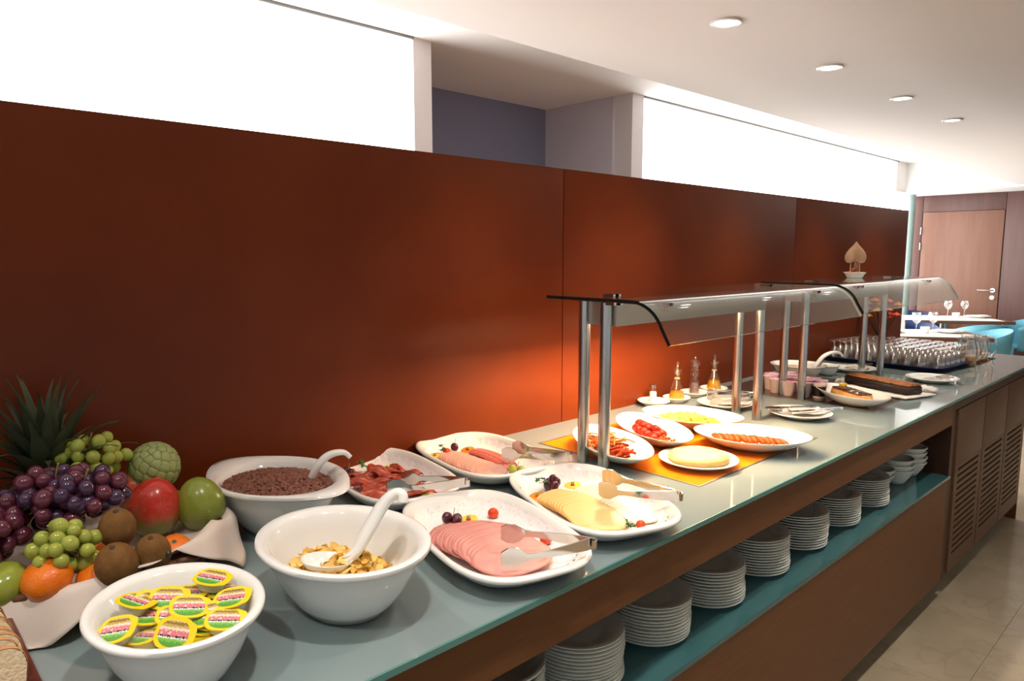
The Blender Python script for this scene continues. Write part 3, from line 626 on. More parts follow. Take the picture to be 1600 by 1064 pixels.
# ---- garnishes
grapered = mat('red_grape_skin', (0.045, 0.006, 0.016), 0.14, coat=0.5, noise=((0.11, 0.018, 0.035), 50, 3, 0.3, 0.7))
grapegreen = mat('green_grape_skin', (0.30, 0.36, 0.05), 0.2, coat=0.2, sss=0.3, noise=((0.42, 0.46, 0.09), 60, 3, 0.3, 0.7))
grapedark = mat('dark_grape_skin', (0.028, 0.010, 0.035), 0.22, coat=0.4, noise=((0.075, 0.030, 0.075), 45, 4, 0.3, 0.75))
grapepurp = mat('purple_grape_skin', (0.070, 0.008, 0.024), 0.2, coat=0.4, noise=((0.15, 0.035, 0.060), 45, 4, 0.3, 0.75))
stemm = mat('grape_stem', (0.30, 0.24, 0.08), 0.6)
tomm = mat('tomato_skin', (0.80, 0.065, 0.015), 0.14, coat=0.3)
leafm = mat('parsley_leaf', (0.045, 0.15, 0.025), 0.5)
orgm = mat('orange_flesh', (0.88, 0.42, 0.02), 0.3, sss=0.1)
orgr = mat('orange_rind', (0.85, 0.30, 0.01), 0.4)
lemm = mat('lemon_flesh', (0.82, 0.72, 0.30), 0.3, sss=0.1)
lemr = mat('lemon_rind', (0.85, 0.68, 0.10), 0.4)
redp = mat('red_pepper_bit', (0.72, 0.03, 0.01), 0.25)
greenp = mat('green_pepper_bit', (0.20, 0.42, 0.08), 0.3)
gm = {k: ell_mesh('grape', 1, 1, 1.12, v, 3) for k, v in (('red', grapered), ('green', grapegreen), ('dark', grapedark), ('purple', grapepurp))}
def cluster(F_, u, v, pts, col, label, r=0.0115, parsley=False):
    x, y, z = F_.P(u, v, 0.0175); g = empty('grape_cluster', label, 'grapes', (x, y, z), F_.rz, 'grape garnishes on the platters')
    for (a, b, c) in pts: ob('grape', gm[col], g, (a*r, b*r, c*r), (random.uniform(-.4, .4), random.uniform(-.4, .4), 0), r)
    ob('grape_stem', MB().tube([(0, 0, r), (0.002, 0.001, r*2.2), (0.001, 0.004, r*3.2)], 0.0008, 5).me('grape_stem', stemm), g)
    return g
def citrus(F_, u, v, kind, label, rot=0.0, tilt=0.0, h=0.0140):
    x, y, z = F_.P(u, v, h); flesh, rind = (orgm, orgr) if kind == 'orange' else (lemm, lemr)
    g = empty('citrus_slice', label, 'fruit slice', (x, y, z), F_.rz+rot, 'citrus garnishes on the platters'); g.rotation_euler = (tilt, 0, F_.rz+rot)
    R = 0.021
    ob('rind', lathe([(0.88*R, 0), (1.0*R, 0.001), (1.0*R, 0.004), (0.88*R, 0.005)], 28).me('rind', rind), g)
    ob('flesh', lathe([(0.0001, 0.0004), (0.88*R, 0.0004), (0.88*R, 0.0045), (0.0001, 0.0045)], 28).me('flesh', flesh), g)
    ob('red_pepper_piece', blobs([((0.004, -0.002, 0.0065), (0.006, 0.004, 0.0022), (0, 0, 0.5))], ICO2).me('red_pepper_piece', redp), g)
    ob('green_pepper_piece', blobs([((-0.004, 0.005, 0.0065), (0.006, 0.0045, 0.0022), (0, 0, -0.4))], ICO2).me('green_pepper_piece', greenp), g)
    return g
def tomato(F_, u, v, label, r=0.0125):
    x, y, z = F_.P(u, v, 0.0135+r*0.85)
    g = tag(ob('cherry_tomato', ell_mesh('cherry_tomato', r, r, r*0.92, tomm), None, (x, y, z), (0.2, 0.1, F_.rz)), label, 'tomato', 'cherry tomatoes on the platters'); return g
def parsley(F_, u, v, label, n=7, s_=0.011, h=0.016):
    x, y, z = F_.P(u, v, h); g = empty('parsley_sprig', label, 'parsley', (x, y, z), F_.rz, 'parsley sprigs on the platters'); r_ = random.Random(int(u*1e4)+5)
    ob('stalk', MB().tube([(-0.012, 0, 0), (0, 0.001, 0.004), (0.012, 0, 0.007)], 0.0008, 5).me('stalk', leafm), g)
    for i in range(n):
        M = MB(); c = []
        for k in range(11):
            a = 2*PI*k/11; rr = s_*(0.55 if k % 2 else 1.0)*(0.7+0.3*r_.random()); c.append((rr*math.cos(a), 0.8*rr*math.sin(a), 0.25*rr*math.sin(2*a)))
        M.add(c+[(0, 0, 0.002)], [(k, (k+1) % 11, 11) for k in range(11)])
        ob('leaflet', M.me('leaflet', leafm), g, (r_.uniform(-.014, .016), r_.uniform(-.009, .009), r_.uniform(0.002, .016)), (r_.uniform(-.7, .7), r_.uniform(-.7, .7), r_.uniform(0, 6)))
    return g
def at(F_, x, y): return F_.uv(x, y)
u, v = at(Fh, 0.525, 0.912); cluster(Fh, u, v, [(-1, -.6, 1), (1, .3, 1), (0, -1.2, 1.5), (0.1, 0.8, 0.95)], 'red', 'bunch of four red grapes on the boiled ham platter')
u, v = at(Fh, 0.548, 0.866); citrus(Fh, u, v, 'orange', 'orange slice with pepper bits at the left end of the boiled ham platter', 0.3, 0.15)
u, v = at(Fh, 0.526, 0.955); citrus(Fh, u, v, 'lemon', 'pale lemon slice with pepper bits behind the grapes on the boiled ham platter', 0.3, 0.2)
u, v = at(Fh, 0.548, 1.008); tomato(Fh, u, v, 'cherry tomato at the back corner of the boiled ham platter')
u, v = at(Fh, 0.728, 0.990); tomato(Fh, u, v, 'cherry tomato behind the tongs on the boiled ham platter')
u, v = at(Fh, 0.768, 0.822); citrus(Fh, u, v, 'lemon', 'lemon slice with red and green bits at the front edge of the boiled ham platter', 2.0, 0.0)
u, v = at(Fc, 0.512, 1.240); cluster(Fc, u, v, [(-1.2, -.3, 1), (0.1, -1.2, 1), (1.1, -.2, 1), (0, 0.8, 1.3), (0.1, 0, 2.1)], 'red', 'bunch of five red grapes on the cheese platter', 0.0115)
u, v = at(Fc, 0.495, 1.215); parsley(Fc, u, v, 'curled parsley sprig behind the grapes on the cheese platter', 6, 0.011, 0.03)
u, v = at(Fc, 0.525, 1.172); citrus(Fc, u, v, 'orange', 'orange slice with pepper bits at the left end of the cheese platter', 0.2, 0.25)
u, v = at(Fc, 0.528, 1.296); citrus(Fc, u, v, 'lemon', 'lemon slice right of the grapes on the cheese platter', 0.2, 0.2)
u, v = at(Fc, 0.812, 1.196); tomato(Fc, u, v, 'cherry tomato at the front corner of the cheese platter', 0.0105)
u, v = at(Fc, 0.800, 1.166); parsley(Fc, u, v, 'flat parsley sprig at the front corner of the cheese platter', 8, 0.010, 0.022)
u, v = at(Fs, 0.082, 1.272); cluster(Fs, u, v, [(0, 0, 1), ], 'red', 'single red grape at the back of the salami platter', 0.012)
u, v = at(Fs, 0.092, 1.236); tomato(Fs, u, v, 'cherry tomato at the left end of the salami platter', 0.0125)
u, v = at(Fs, 0.080, 1.200); citrus(Fs, u, v, 'lemon', 'lemon slice with pepper bits at the left end of the salami platter', 0.2, 0.2)
u, v = at(Fs, 0.098, 1.310); citrus(Fs, u, v, 'orange', 'orange slice with pepper bits at the back of the salami platter', 0.2, 0.25)
u, v = at(Fs, 0.075, 1.225); parsley(Fs, u, v, 'parsley sprig beside the tomato on the salami platter', 6, 0.010, 0.026)
u, v = at(Fs, 0.372, 1.252); cluster(Fs, u, v, [(-1.2, -.5, 1.2), (1.1, .4, 1.2), (0, -1.2, 1), (0.2, 0.7, 0.9)], 'green', 'bunch of green grapes at the right end of the salami platter', 0.0115)
u, v = at(Fj, 0.072, 0.992); tomato(Fj, u, v, 'cherry tomato at the back of the cured ham platter', 0.0125)
u, v = at(Fj, 0.060, 0.966); parsley(Fj, u, v, 'tall parsley sprig beside the tomato on the cured ham platter', 7, 0.011, 0.030)
u, v = at(Fj, 0.080, 0.918); cluster(Fj, u, v, [(-1, 0, 1), (1, 0.4, 1), (0, -1, 1)], 'red', 'bunch of three red grapes on the cured ham platter')
u, v = at(Fj, 0.105, 0.958); citrus(Fj, u, v, 'orange', 'orange slice with pepper bits on the cured ham platter', 0.3, 0.2)
u, v = at(Fj, 0.090, 1.030); citrus(Fj, u, v, 'lemon', 'lemon slice with a red bit at the back of the cured ham platter', 0.3, 0.2)
u, v = at(Fj, 0.345, 0.985); citrus(Fj, u, v, 'lemon', 'lemon slice at the right end of the cured ham platter', 1.3, 0.05)

# ---- serving tongs
def tongs(hinge, h1, h2, label, lift=1.0, L=0.20, hw=0.021, m=steel_p, group='steel serving tongs'):
    H = Vector(hinge); g = empty('serving_tongs', label, 'tongs', hinge, 0, group)
    for hd_ in (h1, h2):
        D = Vector(hd_)-H; Ln = D.length; X = D.normalized(); side = X.cross(Vector((0, 0, 1))).normalized(); N = side.cross(X).normalized()
        # arm cross-sections: (fraction, half height (along N-ish = blade face), bow)
        st = [(-0.055, 0.0035), (-0.045, 0.0085), (-0.02, 0.0118), (0.03, 0.0128), (0.25, 0.0104), (0.50, 0.0075), (0.66, 0.0058), (0.74, 0.0075), (0.79, 0.0150), (0.85, 0.0205), (0.93, 0.0205), (1.0, 0.0135)]
        # face leans outward: blade plane spanned by X and a mix of N and side
        sgn = 1 if hd_ is h1 else -1
        other = Vector(h2 if hd_ is h1 else h1)-Vector(hd_); out = -(other-X*other.dot(X)).normalized()
        wdir = X.cross(out).normalized()
        th = 0.0012; rings = []
        for f, w_ in st:
            bow = 0.010*math.sin(PI*min(1, max(0, f)))*0.6-0.004*(f > 0.78)
            c = X*Ln*f+out*bow; w2 = w_*hw/0.021
            rings.append([c+wdir*w2+out*th, c-wdir*w2+out*th, c-wdir*w2-out*th, c+wdir*w2-out*th])
        ob('arm', MB().loft(rings).me('arm', m, True, 25), g)
    # bent spring end joining both arms
    D1 = (Vector(h1)-H).normalized(); D2 = (Vector(h2)-H).normalized(); X = (D1+D2).normalized(); o1 = (D1-D2); o1 = (o1-X*o1.dot(X)).normalized(); wd = X.cross(o1).normalized(); rings = []
    for k in range(9):
        a = -PI/2+PI*k/8; c = -X*0.010*math.cos(a)+o1*0.007*math.sin(a); n_ = (-X*math.cos(a)+o1*math.sin(a)).normalized()
        rings.append([c+wd*0.0085+n_*0.001, c-wd*0.0085+n_*0.001, c-wd*0.0085-n_*0.001, c+wd*0.0085-n_*0.001])
    ob('spring_end', MB().loft(rings).me('spring_end', m, True, 30), g)
    return g
tongs((0.876, 0.956, 0.972), (0.737, 0.860, 0.980), (0.800, 0.803, 0.962), 'steel tongs lying open across the front of the boiled ham platter')
tongs((0.842, 1.290, 0.972), (0.644, 1.275, 0.976), (0.688, 1.203, 0.968), 'steel tongs resting on the right edge of the cheese platter')
tongs((0.459, 1.356, 0.966), (0.290, 1.315, 0.966), (0.310, 1.252, 0.960), 'steel tongs resting on the right end of the salami platter')
tongs((0.439, 1.020, 0.968), (0.325, 0.918, 0.974), (0.347, 0.863, 0.966), 'steel tongs resting on the cured ham platter behind the corn flakes')

# ================================================================== HOT DISHES
ZH = 0.9010
DD = [('pasta', 0.392, 1.622, -0.50, 0.205, 0.100, 'white oval dish of red and pale fried strips nearest the guard posts'),
      ('tom', 0.372, 1.858, -0.52, 0.205, 0.100, 'white oval dish of roasted tomatoes between two other hot dishes'),
      ('egg', 0.361, 2.105, 0.25, 0.176, 0.130, 'white oval dish of scrambled egg farthest back on the orange plate'),
      ('saus', 0.636, 2.006, 0.45, 0.175, 0.128, 'white oval dish of orange sausages at the right of the orange plate')]
DF = {}
for k, x, y, rz, a, b, lb in DD:
    DF[k] = Frame(x, y, rz, ZH); place(dish_mesh('oval_dish', a, b), 'oval_dish', x, y, rz, lb, 'dish', z=ZH, group='white oval dishes under the first guard')
place(plate_mesh('round_plate', 0.112), 'round_plate', 0.617, 1.735, 0, 'white round plate carrying the potato omelette at the front of the orange plate', 'plate', z=ZH)
eggm = mat('scrambled_egg', (0.86, 0.66, 0.10), 0.5, sss=0.1)
tort = mat('omelette_crust', (0.82, 0.60, 0.24), 0.5, noise=((0.74, 0.46, 0.13), 26, 6, 0.42, 0.72), bump=(120, 0.35), sss=0.1)
def torw(x, y, z, t, r): return x*(1+0.012*math.sin(5*t)), y*(1+0.012*math.cos(4*t)), z+0.0007*math.sin(x*200)*math.sin(y*170)
tag(ob('potato_omelette', lathe([(0.0001, 0.0), (0.074, 0.0), (0.083, 0.005), (0.086, 0.013), (0.083, 0.020), (0.074, 0.025), (0.05, 0.0275), (0.0001, 0.029)], 56, fn=torw).me('potato_omelette', tort, True, None), None, (0.617, 1.735, ZH+0.0085)), 'thick round golden potato omelette on the white plate', 'omelette')
r_ = random.Random(5); it = []
Fd = DF['egg']
for i in range(330):
    q = math.sqrt(r_.random()); t = r_.random()*2*PI; u = -0.015+0.115*q*math.cos(t); v = 0.078*q*math.sin(t); x, y, z = Fd.P(u, v, 0.018+0.026*(1-q*q)*r_.uniform(0.5, 1)); s_ = r_.uniform(0.005, 0.011)
    it.append(((x, y, z), (s_, s_*0.8, s_*0.6), (r_.uniform(-1, 1), r_.uniform(-1, 1), r_.uniform(0, 6))))
it.append((Fd.P(-0.01, 0, 0.013), (0.115, 0.078, 0.016), (0, 0, Fd.rz)))
tag(ob('scrambled_egg', blobs(it, ICO2).me('scrambled_egg', eggm, True, None)), 'pale yellow scrambled egg heaped in the farthest oval dish', 'scrambled egg', kind='stuff')
# sausages
sausm = mat('orange_sausage', (0.42, 0.035, 0.003), 0.5, spec=0.2, noise=((0.55, 0.07, 0.006), 50, 4, 0.4, 0.7))
Fd = DF['saus']
P_ = [(0.0+0.032*math.sin(a), 0, 0.032-0.032*math.cos(a)) for a in ()]
sm2 = MB().tube([(-0.036, 0, 0.0), (-0.033, 0, 0.001), (-0.018, 0, 0.004), (0, 0, 0.005), (0.018, 0, 0.004), (0.033, 0, 0.001), (0.036, 0, 0)], [0.003, 0.0075, 0.0092, 0.0095, 0.0092, 0.0075, 0.003], 12).me('sausage', sausm, True, None)
for i in range(12):
    q = i/11; x, y, z = Fd.P(-0.100+0.19*q, 0.002*math.sin(i*2), 0.021+0.003*math.sin(q*PI))
    tag(ob('sausage', sm2, None, (x, y, z), (0, 0.05*math.sin(i*3), Fd.rz-1.05+0.15*math.sin(i*1.9))), 'orange-red sausage, %s of the row counted from its left end' % ORD[i], 'sausage', 'sausages in the oval dish')
# roasted tomatoes + mushrooms in sauce
rtm = mat('roast_tomato', (0.30, 0.012, 0.002), 0.5, spec=0.25, noise=((0.16, 0.007, 0.002), 40, 4, 0.4, 0.7), bump=(90, 0.8))
Fd = DF['tom']; rtme = ell_mesh('roast_tomato', 0.0175, 0.0165, 0.0135, rtm, 3, lambda v: v*(1+0.07*math.sin(v[0]*420)*math.sin(v[1]*390)))
tp_ = [(-0.115, 0.015, .022), (-0.090, -0.015, .022), (-0.080, 0.020, .026), (-0.058, -0.022, .022), (-0.050, 0.008, .030), (-0.030, 0.030, .024), (-0.028, -0.020, .024), (-0.010, 0.012, .036), (0.004, -0.022, .024), (0.016, 0.026, .026), (0.028, 0.000, .026), (-0.068, 0.0, .036), (0.046, -0.020, .022), (-0.100, 0.0, .034)]
for i, (u, v, h) in enumerate(sorted(tp_)):
    x, y, z = Fd.P(u, v, h-0.002); tag(ob('roast_tomato', rtme, None, (x, y, z), (0.3*math.sin(i), 0.3*math.cos(i*2), i)), 'wrinkled roasted tomato, %s from the left end of the dish' % ORD[i], 'tomato', 'roasted tomatoes')
mushm = mat('brown_sauteed_bits', (0.20, 0.05, 0.008), 0.5, spec=0.2, noise=((0.36, 0.09, 0.008), 60, 3, 0.4, 0.7))
it = []
for i in range(130):
    u = r_.uniform(0.035, 0.135); v = r_.uniform(-1, 1)*0.036*(1-(abs(u-0.08)/0.075)**2 if abs(u-0.08) < 0.075 else 0); s_ = r_.uniform(0.004, 0.008)
    it.append((Fd.P(u, v, 0.0155+r_.uniform(0, .006)), (s_, s_*.7, s_*.5), (r_.uniform(-1, 1), r_.uniform(-1, 1), r_.uniform(0, 6))))
tag(ob('sauteed_mushrooms', blobs(it, ICO1).me('sauteed_mushrooms', mushm, True, None)), 'brown sauteed bits in sauce beside the roasted tomatoes', 'mushrooms', kind='stuff')
# strips
Fd = DF['pasta']
def strands(n, u0, u1, vs, z0, z1, L, rad, seed, m, name):
    q_ = random.Random(seed); M = MB()
    for i in range(n):
        u = q_.uniform(u0, u1); v = q_.uniform(-vs, vs); a = q_.uniform(0, PI); h = z0+(z1-z0)*q_.random(); l = L*q_.uniform(.6, 1.2); c = q_.uniform(-22, 22); pts = []
        for k in range(7):
            t = (k/6-0.5)*l; uu = u+t*math.cos(a)-c*t*t*math.sin(a)*1.0; vv = v+t*math.sin(a)+c*t*t*math.cos(a)
            pts.append(Fd.P(uu, vv, h+0.004*math.sin(t*90+i)-0.10*(uu-u)**2*0))
        M.tube(pts, rad, 5)
    return M.me(name, m, True, None)
tag(ob('onion_strips', strands(70, -0.105, 0.0, 0.030, 0.016, 0.044, 0.075, 0.0021, 3, mat('pale_onion', (0.60, 0.19, 0.05), 0.5, spec=0.2), 'onion_strips')), 'pale curled onion strips heaped at the left of the dish nearest the posts', 'onion', kind='stuff')
tag(ob('fried_red_strips', strands(75, -0.10, 0.088, 0.032, 0.014, 0.034, 0.040, 0.0038, 8, mat('red_strips', (0.34, 0.020, 0.004), 0.5, spec=0.2, noise=((0.50, 0.07, 0.012), 70, 3, 0.45, 0.65)), 'fried_red_strips')), 'red fried strips filling the dish nearest the guard posts', 'bacon', kind='stuff')

# ================================================================== CONDIMENTS
def rplate(x, y, r, label, group='small white plates on the counter', cat='plate'):
    return place(plate_mesh('small_plate', r), 'small_plate', x, y, 0, label, cat, group=group)
rplate(0.064, 2.300, 0.064, 'small white saucer under the salt and pepper shakers')
rplate(0.088, 2.425, 0.056, 'small white saucer under the nearer oil cruet')
rplate(0.075, 2.575, 0.060, 'small white saucer under the glass pepper mill')
rplate(0.085, 2.715, 0.059, 'small white saucer under the farther oil cruet')
rplate(0.272, 2.485, 0.108, 'white plate with folded napkin and tongs behind the scrambled egg')
rplate(0.552, 2.530, 0.112, 'white plate with spoon and blue knife right of the guard posts')
rplate(0.285, 3.730, 0.110, 'white plate with crumbs and serving tool below the blue tray')
rplate(0.655, 3.700, 0.112, 'white plate with cutlery in front of the blue tray')
oilm = mat('olive_oil', (0.62, 0.36, 0.01), 0.1, spec=0.3, sss=0.2)
def cruet(x, y, label, fill):
    z0 = ZT+0.0075; c = empty('oil_cruet', label, 'oil cruet', (x, y, z0), group='glass oil cruets')
    body = [(0.0001, 0.0), (0.026, 0.0), (0.032, 0.003), (0.033, 0.010), (0.026, 0.040), (0.016, 0.072), (0.0095, 0.092), (0.009, 0.100), (0.012, 0.108), (0.0165, 0.118), (0.0185, 0.126)]
    ob('flask', lathe(body, 28).me('flask', thin, True, None), c)
    def rad(z):
        for (r0, z_0), (r1, z_1) in zip(body[1:-1], body[2:]):
            if z_0 <= z <= z_1: return r0+(r1-r0)*(z-z_0)/(z_1-z_0)
        return 0.03
    ob('oil', lathe([(0.0001, 0.002), (0.029, 0.002)]+[(rad(z)-0.0022, z) for z in (0.006, 0.012, 0.02, 0.03, fill)]+[(0.0001, fill)], 28).me('oil', oilm, True, 40), c)
    ob('stopper', MB().tube([(0, 0, 0.100), (0, 0, 0.128), (0.0, 0.002, 0.146), (-0.003, 0.006, 0.154), (-0.008, 0.010, 0.153), (-0.011, 0.013, 0.146)], [0.0085, 0.0075, 0.0035, 0.003, 0.0028, 0.0022], 10).me('stopper', thin, True, None), c)
    ob('neck_ring', lathe([(0.010, 0.086), (0.012, 0.089), (0.010, 0.092)], 24).me('neck_ring', stemm if False else mat('thin_oil_ring', (0.5, 0.42, 0.25), 0.3), True), c)
    return c
cruet(0.088, 2.425, 'glass cruet of yellow olive oil nearer the camera, beside the salt shaker', 0.034)
cruet(0.085, 2.715, 'glass cruet of darker olive oil behind the pepper mill', 0.043)
ml_ = empty('pepper_mill', 'clear ribbed glass pepper mill standing between the two oil cruets', 'pepper mill', (0.075, 2.575, ZT+0.0075))
ob('mill_body', lathe([(0.0001, 0), (0.022, 0), (0.0245, 0.006), (0.022, 0.030), (0.0165, 0.060), (0.016, 0.080), (0.0185, 0.092), (0.0165, 0.096)], 16).me('mill_body', pane_mat('ribbed_glass', (0.88, 0.86, 0.84), 0.10, 0.14, 1.2), False), ml_)
ob('peppercorns', lathe([(0.0001, 0.004), (0.018, 0.004), (0.019, 0.010), (0.013, 0.048), (0.0001, 0.05)], 16).me('peppercorns', mat('peppercorn', (0.10, 0.06, 0.05), 0.6, noise=((0.45, 0.38, 0.36), 300, 2, 0.4, 0.6))), ml_)
ob('mill_head', lathe([(0.0165, 0.096), (0.017, 0.104), (0.012, 0.108), (0.0115, 0.114), (0.018, 0.122), (0.0225, 0.134), (0.019, 0.146), (0.008, 0.151), (0.0001, 0.152)], 14).me('mill_head', MATS.get('x') or bpy.data.materials['ribbed_glass'], False), ml_)
ob('top_knob', ell_mesh('top_knob', 0.0055, 0.0055, 0.006, steel_p), ml_, (0, 0, 0.156))
def shaker(x, y, label, body, fillm, h=0.055):
    s_ = empty('shaker', label, 'shaker', (x, y, ZT+0.0075), group='salt and pepper shakers')
    ob('body', lathe([(0.0001, 0), (0.0135, 0), (0.0145, 0.002), (0.0135, h*0.8), (0.013, h)], 20).me('body', body, True, 40), s_)
    ob('cap', lathe([(0.0132, h), (0.0136, h+0.004), (0.0125, h+0.012), (0.0001, h+0.013)], 20).me('cap', fillm, True, 40), s_)
    return s_
shaker(0.078, 2.275, 'plain white salt shaker on the saucer against the wall', porc, porc, 0.040)
shaker(0.040, 2.325, 'clear glass shaker behind the white salt shaker', thin, steel_p, 0.058)
napm = mat('paper_napkin', (0.78, 0.73, 0.70), 0.8)
def folded(x, y, z, w_, d, rz, label, m=napm, group='folded paper napkins'):
    n = 12; V = []; F = []
    for L in (0, 1):
        for i in range(n+1):
            for j in range(n+1):
                u = (i/n-.5)*w_; v = (j/n-.5)*d; V.append((u, v, 0.0015*math.sin(u*90)*math.cos(v*70)+0.004*L+(0.004*(i/n)**2)))
    N = (n+1)**2
    for i in range(n):
        for j in range(n):
            a = i*(n+1)+j; F.append((a, a+n+1, a+n+2, a+1)); F.append((a+N, a+1+N, a+n+2+N, a+n+1+N))
    for i in range(n):
        F += [(i, i+1, i+1+N, i+N), (n*(n+1)+i, n*(n+1)+i+N, n*(n+1)+i+1+N, n*(n+1)+i+1), (i*(n+1), i*(n+1)+N, (i+1)*(n+1)+N, (i+1)*(n+1)), (i*(n+1)+n, (i+1)*(n+1)+n, (i+1)*(n+1)+n+N, i*(n+1)+n+N)]
    return tag(ob('napkin', mesh('napkin', V, F, m), None, (x, y, z), (0, 0, rz)), label, 'napkin', group)
folded(0.300, 2.510, ZT+0.016, 0.12, 0.10, 0.4, 'folded pale napkin under the tongs behind the scrambled egg')
folded(0.560, 2.560, ZT+0.016, 0.11, 0.10, 0.6, 'folded pinkish napkin under the blue knife')
folded(0.300, 3.740, ZT+0.016, 0.10, 0.10, 0.2, 'folded napkin on the plate below the blue tray')
ZP = ZT+0.030
tongs((0.345, 2.560, ZP+0.006), (0.225, 2.430, ZP+0.012), (0.255, 2.405, ZP-0.004), 'small steel tongs on the plate behind the scrambled egg', hw=0.017, group='small tongs on plates')
tongs((0.330, 2.600, ZP+0.012), (0.180, 2.500, ZP+0.016), (0.195, 2.478, ZP-0.002), 'second pair of small steel tongs on the plate beside the oil cruets', hw=0.017, group='small tongs on plates')
def flatware(name, p0, p1, label, cat, handle_m, head, z0=None, group='serving tools on plates'):
    a, b = Vector(p0), Vector(p1); g = empty(name, label, cat, p0, 0, group); D = b-a; X = D.normalized(); s_ = X.cross(Vector((0, 0, 1))).normalized(); N = s_.cross(X)
    def strip(f0, f1, ws, th=0.0014, m=steel_p, nm='blade'):
        rings = []
        for k, w_ in enumerate(ws):
            c = D*(f0+(f1-f0)*k/(len(ws)-1)); rings.append([c+s_*w_+N*th, c-s_*w_+N*th, c-s_*w_-N*th, c+s_*w_-N*th])
        ob(nm, MB().loft(rings).me(nm, m, True, 30), g)
    strip(0.0, 0.5, [0.005, 0.0065, 0.006, 0.005], 0.0035, handle_m, 'handle')
    strip(0.5, 1.0, head)
    return g
bluem = mat('blue_white_handle', (0.30, 0.42, 0.62), 0.2, noise=((0.75, 0.80, 0.85), 60, 3, 0.45, 0.6))
flatware('table_knife', (0.660, 2.640, ZP+0.002), (0.545, 2.450, ZP-0.002), 'knife with blue patterned handle lying on the plate right of the posts', 'knife', bluem, [0.004, 0.009, 0.010, 0.009, 0.002])
flatware('serving_spoon', (0.585, 2.585, ZP+0.004), (0.470, 2.430, ZP+0.004), 'steel spoon with yellow sauce on the plate beside the blue knife', 'spoon', steel_p, [0.003, 0.012, 0.020, 0.020, 0.010])
flatware('butter_knife', (0.700, 3.790, ZP-0.008), (0.640, 3.620, ZP-0.010), 'steel knife on the plate in front of the blue tray', 'knife', steel_p, [0.003, 0.006, 0.007, 0.002])
flatware('cake_fork', (0.730, 3.750, ZP-0.008), (0.660, 3.600, ZP-0.010), 'steel fork on the plate in front of the blue tray', 'fork', steel_p, [0.003, 0.008, 0.008, 0.007])
flatware('cake_server', (0.350, 3.800, ZP+0.006), (0.240, 3.680, ZP+0.008), 'dark cake server on the plate below the blue tray', 'server', mat('dark_handle', (0.10, 0.08, 0.07), 0.4), [0.004, 0.014, 0.018, 0.004])

# ---- yoghurt cups
cupm = mat('yoghurt_cup', (0.74, 0.60, 0.57), 0.35, sss=0.2)
lidp = mat('pink_patterned_lid', (0.80, 0.66, 0.72), 0.3, noise=((0.72, 0.10, 0.30), 42, 2, 0.50, 0.56))
blabel = mat('black_label', (0.01, 0.01, 0.012), 0.3)
cup_me = lathe([(0.0001, 0), (0.022, 0), (0.0235, 0.003), (0.0285, 0.050), (0.0295, 0.058)], 24).me('cup', cupm, True, 50)
clid_me = lathe([(0.030, 0.058), (0.0325, 0.0585), (0.0325, 0.0605), (0.0001, 0.0605)], 24).me('foil_lid', lidp, True, 30)
k = 0
spots = [(0.222, 2.960), (0.275, 2.905), (0.335, 2.885), (0.398, 2.900), (0.450, 2.930), (0.195, 3.020), (0.255, 3.035), (0.315, 2.985), (0.375, 2.965), (0.240, 3.100), (0.300, 3.060), (0.360, 3.040), (0.420, 3.010)]
lb_y = ['leftmost yoghurt cup of the front row behind the steel post', 'yoghurt cup with pink lid, second of the front row', 'yoghurt cup between the two steel posts in the front row', 'yoghurt cup with pink lid right of the second post', 'last yoghurt cup of the front row, with a black label',
        'leftmost yoghurt cup of the middle row', 'yoghurt cup of the middle row, second from the left', 'yoghurt cup in the centre of the middle row', 'yoghurt cup at the right end of the middle row', 'leftmost yoghurt cup of the back row', 'second yoghurt cup of the back row', 'third yoghurt cup of the back row', 'rightmost yoghurt cup of the back row']
for (x, y), lb in zip(spots, lb_y):
    t = empty('yoghurt_cup', lb, 'yoghurt', (x, y, 0.9012), k*0.7, 'yoghurt cups on the dark plate'); ob('cup', cup_me, t); ob('foil_lid', clid_me, t)
    if k == 4:
        ob('black_label', lathe([(0.0245, 0.008), (0.0300, 0.050)], 24).me('black_label', blabel), t)
    k += 1
# muesli bowl, small bowl
place(bowl_mesh('cereal_bowl', 0.128, 0.118, 0.075), 'cereal_bowl', 0.190, 3.300, 0.3, 'white bowl of pale muesli with a spoon behind the yoghurt cups', 'bowl')
mus = heap(420, 0.190, 3.300, 0.092, 0.085, 0.3, 0.952, 0.008, 0.0035, 9, ICO1, 1, mat('muesli', (0.72, 0.52, 0.36), 0.6, noise=((0.50, 0.30, 0.16), 120, 2, 0.4, 0.6)), 'muesli')
tag(ob('muesli', mus), 'pale muesli filling the white bowl behind the yoghurt cups', 'muesli', kind='stuff')
spoon('serving_spoon', None, (0.235, 3.300, 0.960), [(0.255, 3.325, 0.962), (0.262, 3.350, 0.985), (0.270, 3.400, 1.012), (0.285, 3.455, 1.024), (0.305, 3.490, 1.020), (0.318, 3.500, 1.004)], 'white spoon with hooked handle in the muesli bowl', 0.022, 0.03, 0.009, 0.9, 0.1)
place(bowl_mesh('small_bowl', 0.062, 0.062, 0.050), 'small_bowl', 0.235, 3.520, 0, 'small white bowl right of the muesli bowl', 'bowl')
